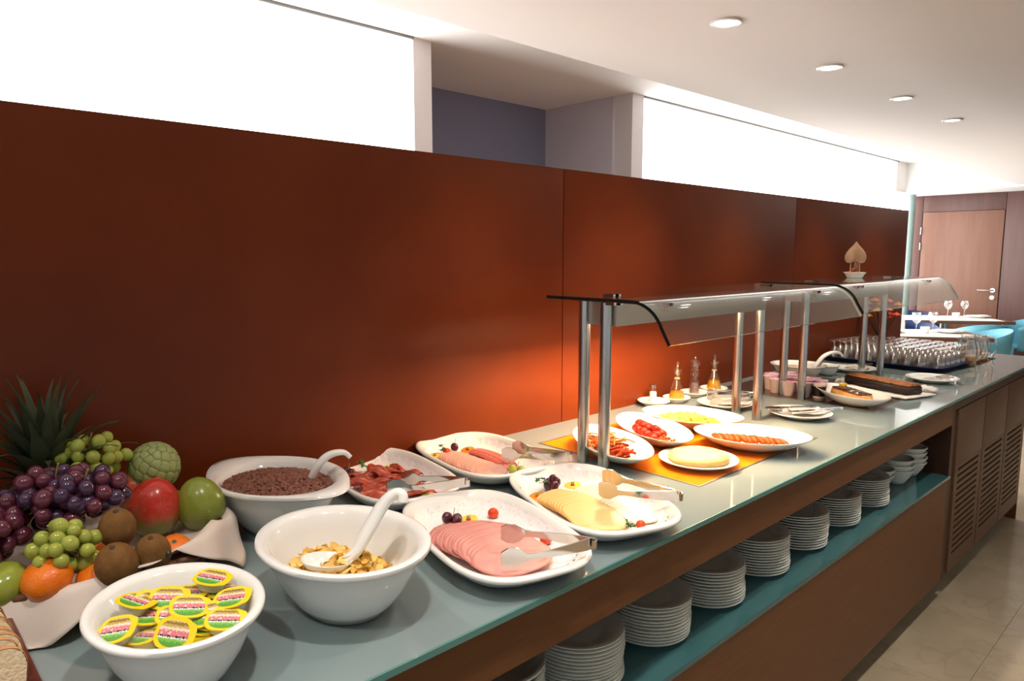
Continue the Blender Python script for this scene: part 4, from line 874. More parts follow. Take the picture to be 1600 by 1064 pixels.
# flan on boat dish
place(dish_mesh('flan_dish', 0.185, 0.105, 0.050), 'flan_dish', 0.590, 2.905, -0.55, 'white boat-shaped dish holding the caramel flan', 'dish')
flm = mat('flan_custard', (0.62, 0.27, 0.07), 0.3, noise=((0.75, 0.42, 0.14), 35, 3, 0.35, 0.7), sss=0.2)
cam_top = mat('caramel_top', (0.085, 0.022, 0.010), 0.12, noise=((0.16, 0.05, 0.02), 30, 3, 0.4, 0.7), coat=0.5)
fl_ = empty('caramel_flan', 'loaf-shaped caramel flan with glossy dark top in the boat-shaped dish', 'flan', (0.590, 2.905, ZT+0.010), -0.62)
def taper(x0, x1, y0, y1, z0, z1, t, m, nm, par, n=6):
    V = [(x0, y0, z0), (x1, y0, z0), (x1, y1, z0), (x0, y1, z0), (x0+t, y0+t, z1), (x1-t, y0+t, z1), (x1-t, y1-t, z1), (x0+t, y1-t, z1)]
    me = mesh(nm, V, [(3, 2, 1, 0), (4, 5, 6, 7), (0, 1, 5, 4), (1, 2, 6, 5), (2, 3, 7, 6), (3, 0, 4, 7)], m, False)
    bm = bmesh.new(); bm.from_mesh(me); bmesh.ops.bevel(bm, geom=list(bm.edges), offset=0.004, segments=3, affect='EDGES'); bm.to_mesh(me); bm.free(); smooth(me)
    return ob(nm, me, par)
taper(-0.095, 0.095, -0.038, 0.038, 0, 0.042, 0.006, flm, 'custard', fl_)
taper(-0.090, 0.090, -0.033, 0.033, 0.0405, 0.046, 0.002, cam_top, 'caramel_top', fl_)
tag(ob('orange_wedge', lathe([(0.014, 0), (0.017, 0.002), (0.017, 0.010), (0.014, 0.012)], 5).me('orange_wedge', mat('yellow_fruit', (0.85, 0.55, 0.02), 0.3), False), None, (0.535, 2.955, ZT+0.0565), (0, 0, 0.4)), 'yellow fruit piece set on top of the caramel flan', 'fruit piece')
# dark loaf cake on a napkin, cut slice beside
cake = mat('dark_cake', (0.030, 0.014, 0.010), 0.55, bump=(160, 0.6)); caket = mat('baked_cake_top', (0.38, 0.13, 0.03), 0.6, noise=((0.09, 0.03, 0.01), 90, 4, 0.50, 0.62), bump=(200, 1.0))
folded(0.590, 3.270, 0.9022, 0.34, 0.20, -0.30, 'white paper napkin under the dark loaf cake')
lf = empty('loaf_cake', 'long dark loaf cake with brown baked top behind the flan', 'cake', (0.572, 3.290, 0.9125), -0.38)
taper(-0.165, 0.165, -0.048, 0.048, 0, 0.034, 0.003, cake, 'crumb', lf)
lt = taper(-0.163, 0.163, -0.046, 0.046, 0.033, 0.041, 0.004, caket, 'baked_top', lf)
taperm = mat('pastry', (0.62, 0.30, 0.09), 0.55, noise=((0.80, 0.58, 0.34), 60, 4, 0.45, 0.65), bump=(160, 0.5))
ps = tag(ob('pastry_slice', blobs([((0, 0, 0), (0.075, 0.028, 0.016), (0.05, 0.1, 0))], ICO3).me('pastry_slice', taperm, True, None), None, (0.545, 3.105, 0.921), (0, 0, -0.45)), 'golden crumbly pastry between the flan and the loaf cake', 'pastry')
def crumple(x, y, z, s_, label, seed, group='crumpled paper napkins'):
    q_ = random.Random(seed); a_, b_, c_ = [q_.uniform(0, 6) for _ in range(3)]
    V = [np.array(v)*np.array((s_, s_*0.75, s_*0.34))*(1+0.16*math.sin(v[0]*7+a_)+0.14*math.sin(v[1]*9+b_)+0.1*math.sin(v[2]*11+c_+v[0]*5)) for v in ICO3[0]]
    V = [(v[0], v[1], max(v[2], -s_*0.2)) for v in V]
    return tag(ob('crumpled_napkin', mesh('crumpled_napkin', V, ICO3[1], napm, True, None), None, (x, y, z+s_*0.2), (0, 0, a_)), label, 'napkin', group)
crumple(0.725, 3.385, 0.9025, 0.048, 'crumpled white napkin at the right end of the loaf cake', 2)
crumple(0.325, 3.180, 0.9025, 0.060, 'crumpled white napkin behind the flan beside the yoghurt cups', 5)
crumple(0.395, 3.330, 0.9025, 0.045, 'small crumpled napkin at the left end of the loaf cake', 8)
crumple(0.485, 2.480, 0.9205, 0.022, 'small crumpled white tissue at the left of the blue knife plate', 12)

# ================================================================== TRAY OF GLASSES
tr = empty('glass_tray', 'navy blue plastic tray full of upturned glasses', 'tray', (0.335, 4.215, ZT), -0.09)
TW, TD = 0.62, 0.50
def trayring(a, b, z, n=48): return [(a*math.copysign(abs(math.cos(2*PI*i/n))**0.2, math.cos(2*PI*i/n)), b*math.copysign(abs(math.sin(2*PI*i/n))**0.2, math.sin(2*PI*i/n)), z) for i in range(n)]
m_ = MB().loft([trayring(TW/2-0.03, TD/2-0.03, 0.0), trayring(TW/2-0.012, TD/2-0.012, 0.004), trayring(TW/2, TD/2, 0.022), trayring(TW/2+0.006, TD/2+0.006, 0.024), trayring(TW/2+0.006, TD/2+0.006, 0.026), trayring(TW/2-0.002, TD/2-0.002, 0.025), trayring(TW/2-0.016, TD/2-0.016, 0.008), trayring(TW/2-0.03, TD/2-0.03, 0.005)])
ob('tray_shell', m_.me('tray_shell', navy, True, 50), tr)
gp = [(0.0315, 0.0), (0.0325, 0.001), (0.0310, 0.030), (0.0265, 0.056), (0.015, 0.070), (0.0065, 0.077), (0.0055, 0.090), (0.0095, 0.098), (0.024, 0.1035), (0.0275, 0.1055), (0.0275, 0.1075), (0.0235, 0.1082), (0.0001, 0.1075)]
gi = [(0.0001, 0.066), (0.013, 0.064), (0.0245, 0.054), (0.0292, 0.030), (0.0305, 0.001), (0.0315, 0.0)]
gl_me = lathe(gi+gp[1:], 16).me('upturned_glass', tumbler_m, True, 60)
nx_, ny_ = 9, 7
for j in range(ny_):
    for i in range(nx_):
        u = -TW/2+0.050+i*(TW-0.10)/(nx_-1); v = -TD/2+0.052+j*(TD-0.104)/(ny_-1)
        if j == 0 and i == 8: continue
        x = 0.335+u*math.cos(-0.09)-v*math.sin(-0.09); y = 4.215+u*math.sin(-0.09)+v*math.cos(-0.09)
        tag(ob('upturned_glass', gl_me, None, (x, y, ZT+0.0065), (0, 0, i*0.3)), 'upturned glass on the tray, %s row from the front, %s from the left' % (ORD[j], ORD[i]), 'glass', 'upturned glasses on the blue tray')
# juice jugs
juice = mat('orange_juice', (0.85, 0.38, 0.02), 0.2, sss=0.2)
jl = ['glass juice jug nearest the camera at the right end of the tray', 'second juice jug in the dark counter well', 'third juice jug in the dark counter well', 'farthest juice jug at the back of the dark well']
for k, (x, y, f, z) in enumerate(((0.630, 4.375, 0.055, ZT), (0.590, 4.478, 0.075, 0.8745), (0.600, 4.590, 0.085, 0.8745), (0.610, 4.705, 0.06, 0.8745))):
    j = empty('juice_jug', jl[k], 'jug', (x, y, z), 0.55, 'glass jugs of orange juice')
    H = 0.165
    ob('jug_body', lathe([(0.0001, 0), (0.038, 0), (0.043, 0.004), (0.046, 0.05), (0.044, 0.10), (0.034, 0.13), (0.034, H-0.012), (0.040, H), (0.0385, H), (0.0325, H-0.012), (0.0325, 0.13), (0.0425, 0.10), (0.0445, 0.05), (0.0415, 0.006), (0.0001, 0.005)], 24).me('jug_body', thin, True, None), j)
    ob('juice', lathe([(0.0001, 0.007), (0.040, 0.007), (0.043, 0.05), (0.0425, f), (0.0001, f)], 24).me('juice', juice, True, 40), j)
    ob('jug_handle', MB().tube([(0.036, 0, 0.150), (0.058, 0, 0.156), (0.080, 0, 0.140), (0.086, 0, 0.105), (0.080, 0, 0.065), (0.062, 0, 0.040), (0.044, 0, 0.036)], 0.0055, 10).me('jug_handle', tumbler_m, True, None), j)
# flowers behind the glasses
fv = empty('flower_vase', 'yellow and orange flowers on dark stalks in a small pot behind the glasses', 'flowers', (0.125, 4.570, ZT))
ob('pot', lathe([(0.0001, 0), (0.025, 0), (0.034, 0.03), (0.036, 0.055), (0.031, 0.055), (0.028, 0.03), (0.0001, 0.028)], 20).me('pot', mat('orange_pot', (0.45, 0.16, 0.04), 0.4)), fv)
q_ = random.Random(4); petal = {c: mat('petal_'+c, rgb, 0.5, sss=0.1) for c, rgb in (('yellow', (0.80, 0.42, 0.02)), ('orange', (0.75, 0.20, 0.01)), ('red', (0.65, 0.05, 0.015)))}
stk = mat('dark_stalk', (0.02, 0.03, 0.012), 0.6)
for i, (dx, dz, c) in enumerate(((-0.135, 0.215, 'yellow'), (-0.115, 0.245, 'yellow'), (-0.085, 0.275, 'yellow'), (-0.10, 0.195, 'yellow'), (-0.04, 0.235, 'yellow'), (-0.045, 0.295, 'orange'), (-0.01, 0.270, 'yellow'), (0.0, 0.215, 'orange'), (0.03, 0.290, 'red'), (0.055, 0.240, 'red'), (0.075, 0.275, 'orange'), (0.045, 0.195, 'red'), (-0.07, 0.20, 'yellow'), (0.08, 0.215, 'red'))):
    x, y, z = max(dx*0.9, -0.10)+0.015*math.sin(i*2), q_.uniform(-.04, .04), dz*0.98+0.03
    st_ = ob('stalk', MB().tube([(0, 0, 0.03), (x*0.3, y*0.3, z*0.5), (x, y, z)], 0.0022, 5).me('stalk', stk), fv)
    M = MB()
    for k in range(7):
        a = 2*PI*k/7; M.add((ICO1[0]*np.array((0.018, 0.012, 0.006)))@np.array(__import__('mathutils').Euler((0, 0.5, a)).to_matrix()).T+np.array((x+0.015*math.cos(a), y+0.015*math.sin(a), z)), ICO1[1])
    M.add(ICO1[0]*0.012+np.array((x, y, z+0.003)), ICO1[1])
    ob('blossom', M.me('blossom', petal[c]), st_)
for k in range(6):
    a = k*1.1; ob('leaf', MB().tube([(0, 0, 0.04), (0.03*math.cos(a), 0.03*math.sin(a), 0.09), (0.06*abs(math.cos(a)), 0.06*math.sin(a), 0.08)], [0.003, 0.008, 0.001], 6).me('leaf', stk), fv)

# ================================================================== PLATE STACKS ON THE SHELF
pm = plate_mesh('dinner_plate', 0.105, porc_s, 40, 0.85)
NPL = 12
stn = ['nearest the camera', 'second from the camera', 'third from the camera', 'fourth from the camera', 'fifth from the camera', 'sixth from the camera', 'farthest from the camera']
for s_i, y in enumerate((1.125, 1.388, 1.655, 1.918, 2.185, 2.460, 2.735)):
    q_ = random.Random(s_i+50); n_ = NPL+(s_i in (0, 3, 4))
    ox = oy = 0
    for k in range(n_):
        ox += q_.uniform(-.0016, .0016); oy += q_.uniform(-.0016, .0016)
        tag(ob('dinner_plate', pm, None, (0.700+ox, y+oy, 0.5655+k*0.0084), (0, 0, q_.random()*6)), 'white plate, %s from the bottom, in the stack %s' % (ORD[k], stn[s_i]), 'plate', 'dinner plates stacked on the shelf')
def small_bowls(x, y, r, h, n_, lab, grp, step):
    me = lathe([(0.0001, 0.006), (0.30*r, 0.006), (0.42*r, 0.0), (0.46*r, 0.0), (0.60*r, 0.012*h/0.05), (0.80*r, 0.028*h/0.05), (0.90*r, 0.042*h/0.05), (0.99*r, 0.046*h/0.05), (1.0*r, 0.050*h/0.05), (0.96*r, 0.051*h/0.05), (0.86*r, 0.045*h/0.05), (0.74*r, 0.028*h/0.05), (0.5*r, 0.013*h/0.05), (0.0001, 0.010)], 36).me('stacking_bowl', porc_s, True, 60)
    for k in range(n_):
        tag(ob('stacking_bowl', me, None, (x+0.002*math.sin(k*2), y, 0.5655+k*step), (0, 0, k)), '%s, %s from the bottom' % (lab, ORD[k]), 'bowl', grp)
small_bowls(0.705, 0.865, 0.105, 0.055, 5, 'wide white bowl in the stack nearest the camera', 'wide bowls at the near end of the shelf', 0.024)
small_bowls(0.690, 2.955, 0.062, 0.058, 2, 'white bowl in the short stack next to the last plates', 'small bowls in the short stack', 0.024)
small_bowls(0.720, 3.075, 0.068, 0.062, 3, 'white bowl in the middle stack of bowls', 'small bowls in the middle stack', 0.022)
small_bowls(0.720, 3.235, 0.066, 0.062, 4, 'white bowl in the stack at the dark post', 'small bowls in the end stack', 0.021)

# ================================================================== FRUIT BASKET
BX, BY = 0.232, 0.300
wick = mat('dark_wicker', (0.10, 0.042, 0.018), 0.5, noise=((0.19, 0.085, 0.035), 40, 4, 0.35, 0.7), bump=(90, 0.8))
bk = empty('fruit_basket', 'dark woven basket under a white cloth, piled with fruit', 'basket', (BX, BY, ZT))
nb = 26
for row in range(4):
    R0 = 0.178+row*0.012; z0 = 0.012+row*0.0185
    for s_ in range(nb):
        a0 = 2*PI*(s_+0.5*(row % 2))/nb; a1 = a0+2*PI/nb*1.02; pts = []
        for k in range(5):
            a = a0+(a1-a0)*k/4; rr = R0+0.006*math.sin(PI*k/4); pts.append((rr*math.cos(a), rr*math.sin(a), z0+0.001*math.sin(a*9)))
        if row == 0 and s_ == 0: base_me = None
        ob('weave', MB().tube(pts, [0.0065, 0.0095, 0.0102, 0.0095, 0.0065], 7).me('weave', wick, True, None), bk)
ob('basket_base', lathe([(0.0001, 0.0), (0.172, 0.0), (0.176, 0.010), (0.20, 0.072), (0.195, 0.072), (0.168, 0.010), (0.0001, 0.008)], 40).me('basket_base', wick), bk)
clothm = mat('cream_cloth', (0.70, 0.60, 0.53), 0.85, noise=((0.76, 0.67, 0.60), 8, 4, 0.3, 0.7), bump=(900, 0.25))
def cloth():
    n, rows = 160, []
    corners = [math.radians(-34), math.radians(52), math.radians(142), math.radians(228)]
    prof_n = 22
    for k in range(prof_n+1):
        row = []
        for i in range(n):
            a = 2*PI*i/n
            L = 0.0
            for c in corners:
                d = abs((a-c+PI) % (2*PI)-PI); L = max(L, 0.118*max(0, 1-d/0.55)**1.1)
            L += 0.004
            Rr = 0.219+0.006*math.sin(a*5+1)+0.004*math.sin(a*11); zr = 0.086+0.007*math.sin(a*3+0.6)+0.020*math.exp(-((a-math.radians(48))/0.22)**2)
            f = k/prof_n
            if f < 0.6:
                g = f/0.6; r = 0.02+(Rr-0.02)*g; z = 0.030+(zr-0.030)*g**3
            else:
                g = (f-0.6)/0.4; arc = g*L; fold = 0.006*math.sin(a*14)*g
                r = Rr+0.010*math.sin(min(1, arc/0.014)*PI/2)+arc*0.32+fold; z = zr+0.004*math.sin(min(1, arc/0.01)*PI)-arc*0.80
                z = max(z, 0.0025)
            row.append((r*math.cos(a), r*math.sin(a), z))
        rows.append(row)
    m = MB().loft(rows, cap0=True, cap1=False).me('basket_cloth', clothm, True, None)
    return m
co = ob('basket_cloth', cloth(), None, (BX, BY, ZT)); sd = co.modifiers.new('thickness', 'SOLIDIFY'); sd.thickness = 0.0016; sd.offset = 1
tag(co, 'cream cloth napkin lining the fruit basket with corners hanging over', 'cloth')

def fr(name, me, x, y, z, rot, label, cat, group=None): return tag(ob(name, me, None, (x, y, z), rot), label, cat, group)
# citrus
mandm = mat('mandarin_peel', (0.80, 0.15, 0.006), 0.32, spec=0.5, noise=((0.88, 0.24, 0.012), 20, 4, 0.35, 0.7), bump=(260, 0.5), coat=0.15)
def mandarin(x, y, z, r, rot, label, nm='mandarin'):
    def wp(v):
        rr = math.hypot(v[0], v[1])/r; a = math.atan2(v[1], v[0]); k = 1+0.018*math.cos(a*8)*rr
        return (v[0]*k, v[1]*k, v[2]-(0.10*r*math.exp(-(rr/0.22)**2) if v[2] > 0 else 0))
    g = fr(nm, ell_mesh(nm, r, r, r*0.84, mandm, 3, wp), x, y, z, rot, label, nm, 'oranges and mandarins in the basket')
    ob('calyx', MB().cyl(0, 0, r*0.73, r*0.77, 0.0045, 6).me('calyx', mat('calyx_green', (0.08, 0.10, 0.03), 0.7)), g); return g
mandarin(0.405, 0.193, 0.992, 0.037, (0.35, 0.25, 0), 'bright mandarin in front at the basket edge beside the green apple')
mandarin(0.300, 0.288, 0.985, 0.036, (0.2, 0, 0), 'mandarin mostly hidden between the grapes and the kiwis')
mandarin(0.372, 0.392, 0.968, 0.031, (0.1, 0.5, 0), 'orange peeping out right of the stickered kiwi', 'orange')
mandarin(0.410, 0.262, 0.975, 0.033, (0.3, 0, 0), 'mandarin in shade at the front edge under the green grapes')
mandarin(0.062, 0.178, 1.010, 0.038, (-0.2, 0, 0), 'orange at the back left beside the pineapple crown', 'orange')
# white tag on the pineapple
# apple
appm = mat('green_apple_skin', (0.22, 0.30, 0.03), 0.22, noise=((0.36, 0.38, 0.06), 30, 3, 0.35, 0.7), coat=0.2)
def apw(v):
    r = 0.036; rr = math.hypot(v[0], v[1])/r; return (v[0]*(1+0.08*v[2]/r), v[1]*(1+0.08*v[2]/r), v[2]-0.22*r*math.exp(-(rr/0.25)**2)*(1 if v[2] > 0 else -0.6))
ga = fr('green_apple', ell_mesh('green_apple', 0.038, 0.038, 0.035, appm, 3, apw), 0.368, 0.140, 0.985, (0.3, 0.2, 0), 'green apple at the left edge of the basket below the dark grapes', 'apple')
ob('apple_stem', MB().tube([(0, 0, 0.024), (0.002, 0, 0.040)], 0.0013, 6).me('apple_stem', wick), ga)
# kiwis
kiwm = mat('kiwi_skin', (0.17, 0.078, 0.022), 0.75, noise=((0.25, 0.125, 0.040), 70, 5, 0.3, 0.75), bump=(700, 0.9), spec=0.2)
for (x, y, z, rot, sc_, lb, st_) in ((0.388, 0.300, 1.040, (0.2, 0.3, 0.3), 1.08, 'uppermost brown kiwi below the dark grapes', False), (0.447, 0.282, 1.000, (0.4, 0.1, 0.8), 1.2, 'large brown kiwi at the front of the basket beside the green grapes', False), (0.437, 0.339, 1.000, (0.25, 0.35, 0.2), 1.06, 'brown kiwi with a small dark oval sticker', True)):
    kv = fr('kiwi', ell_mesh('kiwi', 0.0270*sc_, 0.0270*sc_, 0.0335*sc_, kiwm), x, y, z, rot, lb, 'kiwi', 'kiwis in the basket')
    ob('kiwi_tip', blobs([((0, 0, 0.033*sc_), (0.005, 0.005, 0.002), None)], ICO1).me('kiwi_tip', mat('kiwi_tip', (0.06, 0.03, 0.012), 0.8)), kv)
    if st_:
        R_ = 0.0272*sc_; V = []; F = []
        for i in range(9):
            for jj in range(7):
                a = (i/8-.5)*0.34+0.50; h = 0.004+(jj/6-.5)*0.017*math.sqrt(max(0, 1-((i/8-.5)*2)**2)); q5 = 1.012*math.sqrt(max(0, 1-(h/(0.0335*sc_))**2))
                V.append((0.0270*sc_*q5*math.cos(a), 0.0270*sc_*q5*math.sin(a), h))
        F = [(i*7+jj, (i+1)*7+jj, (i+1)*7+jj+1, i*7+jj+1) for i in range(8) for jj in range(6)]
        tag(ob('sticker', mesh('sticker', V, F, mat('dark_blue_sticker', (0.012, 0.02, 0.035), 0.2, noise=((0.55, 0.6, 0.6), 420, 2, 0.62, 0.66))), kv), 'dark oval fruit sticker')
# mangoes
def mango(nm, x, y, z, s_, rot, c1, c2, label, hi=0.6, lo=0.4, c3=None):
    m = bpy.data.materials.new(nm+'_skin'); m.use_nodes = True; nt = m.node_tree; b = nt.nodes['Principled BSDF']; b.inputs['Roughness'].default_value = 0.27; b.inputs['Coat Weight'].default_value = 0.15
    tc = nt.nodes.new('ShaderNodeTexCoord'); sp = nt.nodes.new('ShaderNodeSeparateXYZ'); nt.links.new(tc.outputs['Object'], sp.inputs[0])
    n = nt.nodes.new('ShaderNodeTexNoise'); n.inputs['Scale'].default_value = 18; n.inputs['Detail'].default_value = 4; nt.links.new(tc.outputs['Object'], n.inputs['Vector'])
    a = nt.nodes.new('ShaderNodeMath'); a.operation = 'MULTIPLY_ADD'; a.inputs[1].default_value = 8.0; nt.links.new(sp.outputs[2], a.inputs[0]); nt.links.new(n.outputs[0], a.inputs[2])
    r = nt.nodes.new('ShaderNodeValToRGB'); e = r.color_ramp.elements; e[0].position = lo; e[0].color = (*c1, 1); e[1].position = hi; e[1].color = (*c2, 1)
    if c3: q = e.new((lo+hi)/2); q.color = (*c3, 1)
    nt.links.new(a.outputs[0], r.inputs[0])
    n2 = nt.nodes.new('ShaderNodeTexNoise'); n2.inputs['Scale'].default_value = 260; nt.links.new(tc.outputs['Object'], n2.inputs['Vector'])
    r2 = nt.nodes.new('ShaderNodeValToRGB'); r2.color_ramp.elements[0].position = 0.66; r2.color_ramp.elements[0].color = (0, 0, 0, 1); r2.color_ramp.elements[1].position = 0.74; r2.color_ramp.elements[1].color = (0.4, 0.4, 0.4, 1); nt.links.new(n2.outputs[0], r2.inputs[0])
    mx = nt.nodes.new('ShaderNodeMixRGB'); mx.inputs[2].default_value = (0.6, 0.42, 0.2, 1); nt.links.new(r2.outputs[0], mx.inputs[0]); nt.links.new(r.outputs[0], mx.inputs[1]); nt.links.new(mx.outputs[0], b.inputs['Base Color'])
    def wp(v): return (v[0]*(1-0.10*v[2]/0.05), v[1]*(1-0.08*v[2]/0.05), v[2]+0.05*v[0])
    return fr(nm, ell_mesh(nm, 0.043*s_, 0.040*s_, 0.050*s_, m, 3, wp), x, y, z, rot, label, 'mango', 'mangoes in the basket')
mango('red_mango', 0.223, 0.404, 1.006, 1.20, (0.10, 0.15, 0.9), (0.16, 0.15, 0.02), (0.52, 0.030, 0.020), 'red mango with a green underside in the middle of the basket', 0.80, 0.30, (0.45, 0.07, 0.03))
mango('green_mango', 0.250, 0.484, 1.000, 1.12, (0.15, -0.15, 0.5), (0.16, 0.20, 0.025), (0.24, 0.29, 0.04), 'green mango at the right end of the basket', 0.75, 0.25)
mango('orange_red_mango', 0.140, 0.392, 1.020, 0.85, (0.1, 0.1, 0.2), (0.40, 0.05, 0.015), (0.55, 0.08, 0.02), 'orange-red mango half hidden behind the front red mango')
# cherimoya
def cherimoya():
    n, m = 96, 64; seeds = []; ns = 84
    for i in range(ns):
        z = 1-2*(i+0.5)/ns; a = i*2.399963; r = math.sqrt(1-z*z); seeds.append((r*math.cos(a)+0.05*math.sin(i*7.1), r*math.sin(a)+0.05*math.sin(i*3.3), z+0.04*math.sin(i*5.7)))
    Sd = np.array(seeds); V = []; C = []
    for j in range(m+1):
        ph = PI*j/m
        for i in range(n):
            th = 2*PI*i/n; d = np.array((math.sin(ph)*math.cos(th), math.sin(ph)*math.sin(th), math.cos(ph)))
            ds = np.sort(((Sd-d)**2).sum(1))[:2]; e_ = math.sqrt(ds[1])-math.sqrt(ds[0]); f = min(1, e_/0.10)
            c = d.copy(); prof = 1.0-0.14*math.cos(ph)-0.03*math.cos(2*ph)
            rr = 0.0465*prof*(0.962+0.075*f**0.7); V.append((c[0]*rr*1.0, c[1]*rr, c[2]*rr*1.12)); C.append(f)
    F = [(j*n+i, j*n+(i+1) % n, (j+1)*n+(i+1) % n, (j+1)*n+i) for j in range(m) for i in range(n)]
    mm = mat('cherimoya_rind', (0.30, 0.34, 0.13), 0.5); nt = mm.node_tree; b = nt.nodes['Principled BSDF']
    at_ = nt.nodes.new('ShaderNodeAttribute'); at_.attribute_name = 'scale_edge'; r = nt.nodes.new('ShaderNodeValToRGB'); e = r.color_ramp.elements
    e[0].position = 0.0; e[0].color = (0.11, 0.11, 0.03, 1); e[1].position = 0.6; e[1].color = (0.33, 0.39, 0.14, 1)
    nt.links.new(at_.outputs['Fac'], r.inputs[0]); nt.links.new(r.outputs[0], b.inputs['Base Color'])
    me = bpy.data.meshes.new('cherimoya'); me.from_pydata(V, [], F); at2 = me.attributes.new('scale_edge', 'FLOAT', 'POINT'); at2.data.foreach_set('value', C); me.materials.append(mm); smooth(me); return me
fr('cherimoya', cherimoya(), 0.150, 0.430, 1.072, (0.15, 0.1, 0.3), 'scaly pale green cherimoya on top at the back of the basket', 'cherimoya')
# grape bunches
def bunch(label, col, centre, ext, n, r, seed, rot=(0, 0, 0), stems=True):
    g = empty('grape_bunch', label, 'grapes', centre, group='grape bunches in the basket'); g.rotation_euler = rot
    q_ = random.Random(seed); P = []
    tries = 0
    while len(P) < n and tries < 20000:
        tries += 1; v = Vector((q_.gauss(0, 1), q_.gauss(0, 1), q_.gauss(0, 1))).normalized()*q_.uniform(0.62, 1.0); v = Vector((v.x*ext[0], v.y*ext[1], v.z*ext[2]))
        if all((v-p).length > 1.62*r for p in P): P.append(v)
    for p in P:
        ob('grape', gm[col] if not isinstance(col, tuple) else gm[q_.choice(col)], g, p, (q_.uniform(-.6, .6), q_.uniform(-.6, .6), 0), r*q_.uniform(0.9, 1.08))
    M = MB()
    for p in P[::2]: M.tube([(0, 0, 0), p*0.5+Vector((0, 0, 0.004)), p*0.9], 0.0011, 5)
    M.tube([(0, 0, 0), (0.0, 0.0, ext[2]*0.8), (0.006, 0.004, ext[2]*1.25)], 0.0016, 6)
    ob('grape_stem', M.me('grape_stem', stemm), g)
    return g
bunch('bunch of pale green grapes at the back right of the pineapple crown', 'green', (0.150, 0.318, 1.105), (0.040, 0.066, 0.042), 34, 0.0120, 1)
bunch('bunch of small green grapes spilling over the front of the basket', 'green', (0.392, 0.224, 1.026), (0.034, 0.044, 0.048), 32, 0.0118, 2, (0.5, 0.2, 0))
bunch('large bunch of dark blue-purple grapes in the middle of the basket', ('dark', 'dark', 'purple'), (0.290, 0.235, 1.085), (0.072, 0.080, 0.048), 66, 0.0135, 3)
bunch('bunch of dark grapes lying towards the mangoes', ('dark', 'purple'), (0.330, 0.270, 1.092), (0.035, 0.062, 0.036), 26, 0.0128, 9)
bunch('bunch of reddish purple grapes at the left edge of the basket', ('purple', 'red', 'purple'), (0.300, 0.125, 1.055), (0.070, 0.060, 0.055), 52, 0.0140, 5)
# pineapple
pine = empty('pineapple', 'whole pineapple with a tall spiky dark green crown at the back left', 'pineapple', (0.118, 0.250, 0.992), 0.3)
pinm = mat('pineapple_rind', (0.22, 0.12, 0.02), 0.6, noise=((0.10, 0.09, 0.03), 50, 3, 0.4, 0.6), bump=(120, 1.0))
def pw(v): return v*(1+0.05*math.sin(math.atan2(v[1], v[0])*8+v[2]*90)*math.sin(v[2]*110))
ob('fruit_body', ell_mesh('fruit_body', 0.052, 0.052, 0.062, pinm, 3, pw), pine)
lfm = [mat('pineapple_leaf', (0.030, 0.040, 0.024), 0.45, noise=((0.062, 0.072, 0.036), 30, 3, 0.35, 0.7)), mat('pineapple_leaf_light', (0.085, 0.100, 0.052), 0.45, noise=((0.05, 0.07, 0.03), 30, 3, 0.35, 0.7))]
lme = []
for k, (L, W, cv) in enumerate(((0.165, 0.0175, 0.20), (0.145, 0.0165, 0.45), (0.105, 0.014, 0.8), (0.075, 0.011, 1.2))):
    n = 9; V = []
    for i in range(n+1):
        f = i/n; w_ = W*(1-f)**0.75*(0.75+0.5*math.sin(PI*min(1, f*1.5)))+0.0002; a = cv*f*f*0.9; s_ = f*L
        x = s_*math.sin(a)*0.8; z = s_*math.cos(a)
        V += [(x-0.0035*(1-f), -w_, z), (x+0.0025*(1-f), 0, z-0.001), (x-0.0035*(1-f), w_, z), (x-0.0005, 0, z+0.001)]
    F = []
    for i in range(n):
        a = 4*i
        for (p, q) in ((0, 1), (1, 2), (2, 3), (3, 0)): F.append((a+p, a+q, a+4+q, a+4+p))
    lme.append([mesh('leaf', V, F, mm, True, 60) for mm in lfm])
q_ = random.Random(12)
NL = 62
for i in range(NL):
    f = i/(NL-1); a = i*2.399963; h = 0.060+0.062*f
    kind = 0 if f > 0.62 else 1 if f > 0.36 else 2 if f > 0.15 else 3
    tilt = 1.15*(1-f)**0.8+0.06+q_.uniform(-.08, .1)
    r0 = 0.026*(1-f)+0.006
    o = ob('leaf', lme[kind][i % 2 if f > 0.3 else 0], pine, (r0*math.cos(a), r0*math.sin(a), h)); o.rotation_euler = (Matrix.Rotation(a, 3, 'Z') @ Matrix.Rotation(tilt, 3, 'Y')).to_euler(); o.scale = (q_.uniform(.85, 1.1),)*3
ob('core', lathe([(0.022, 0.055), (0.020, 0.08), (0.010, 0.12), (0.0001, 0.135)], 14).me('core', lfm[0]), pine)
tag(ob('paper_tag', MB().box(-0.010, 0.010, -0.0006, 0.0006, -0.016, 0.016).me('paper_tag', mat('tag_paper', (0.52, 0.50, 0.47), 0.6), False), pine, (0.028, -0.02, 0.040), (0.1, 0.15, 0.5)), 'small pale tag')

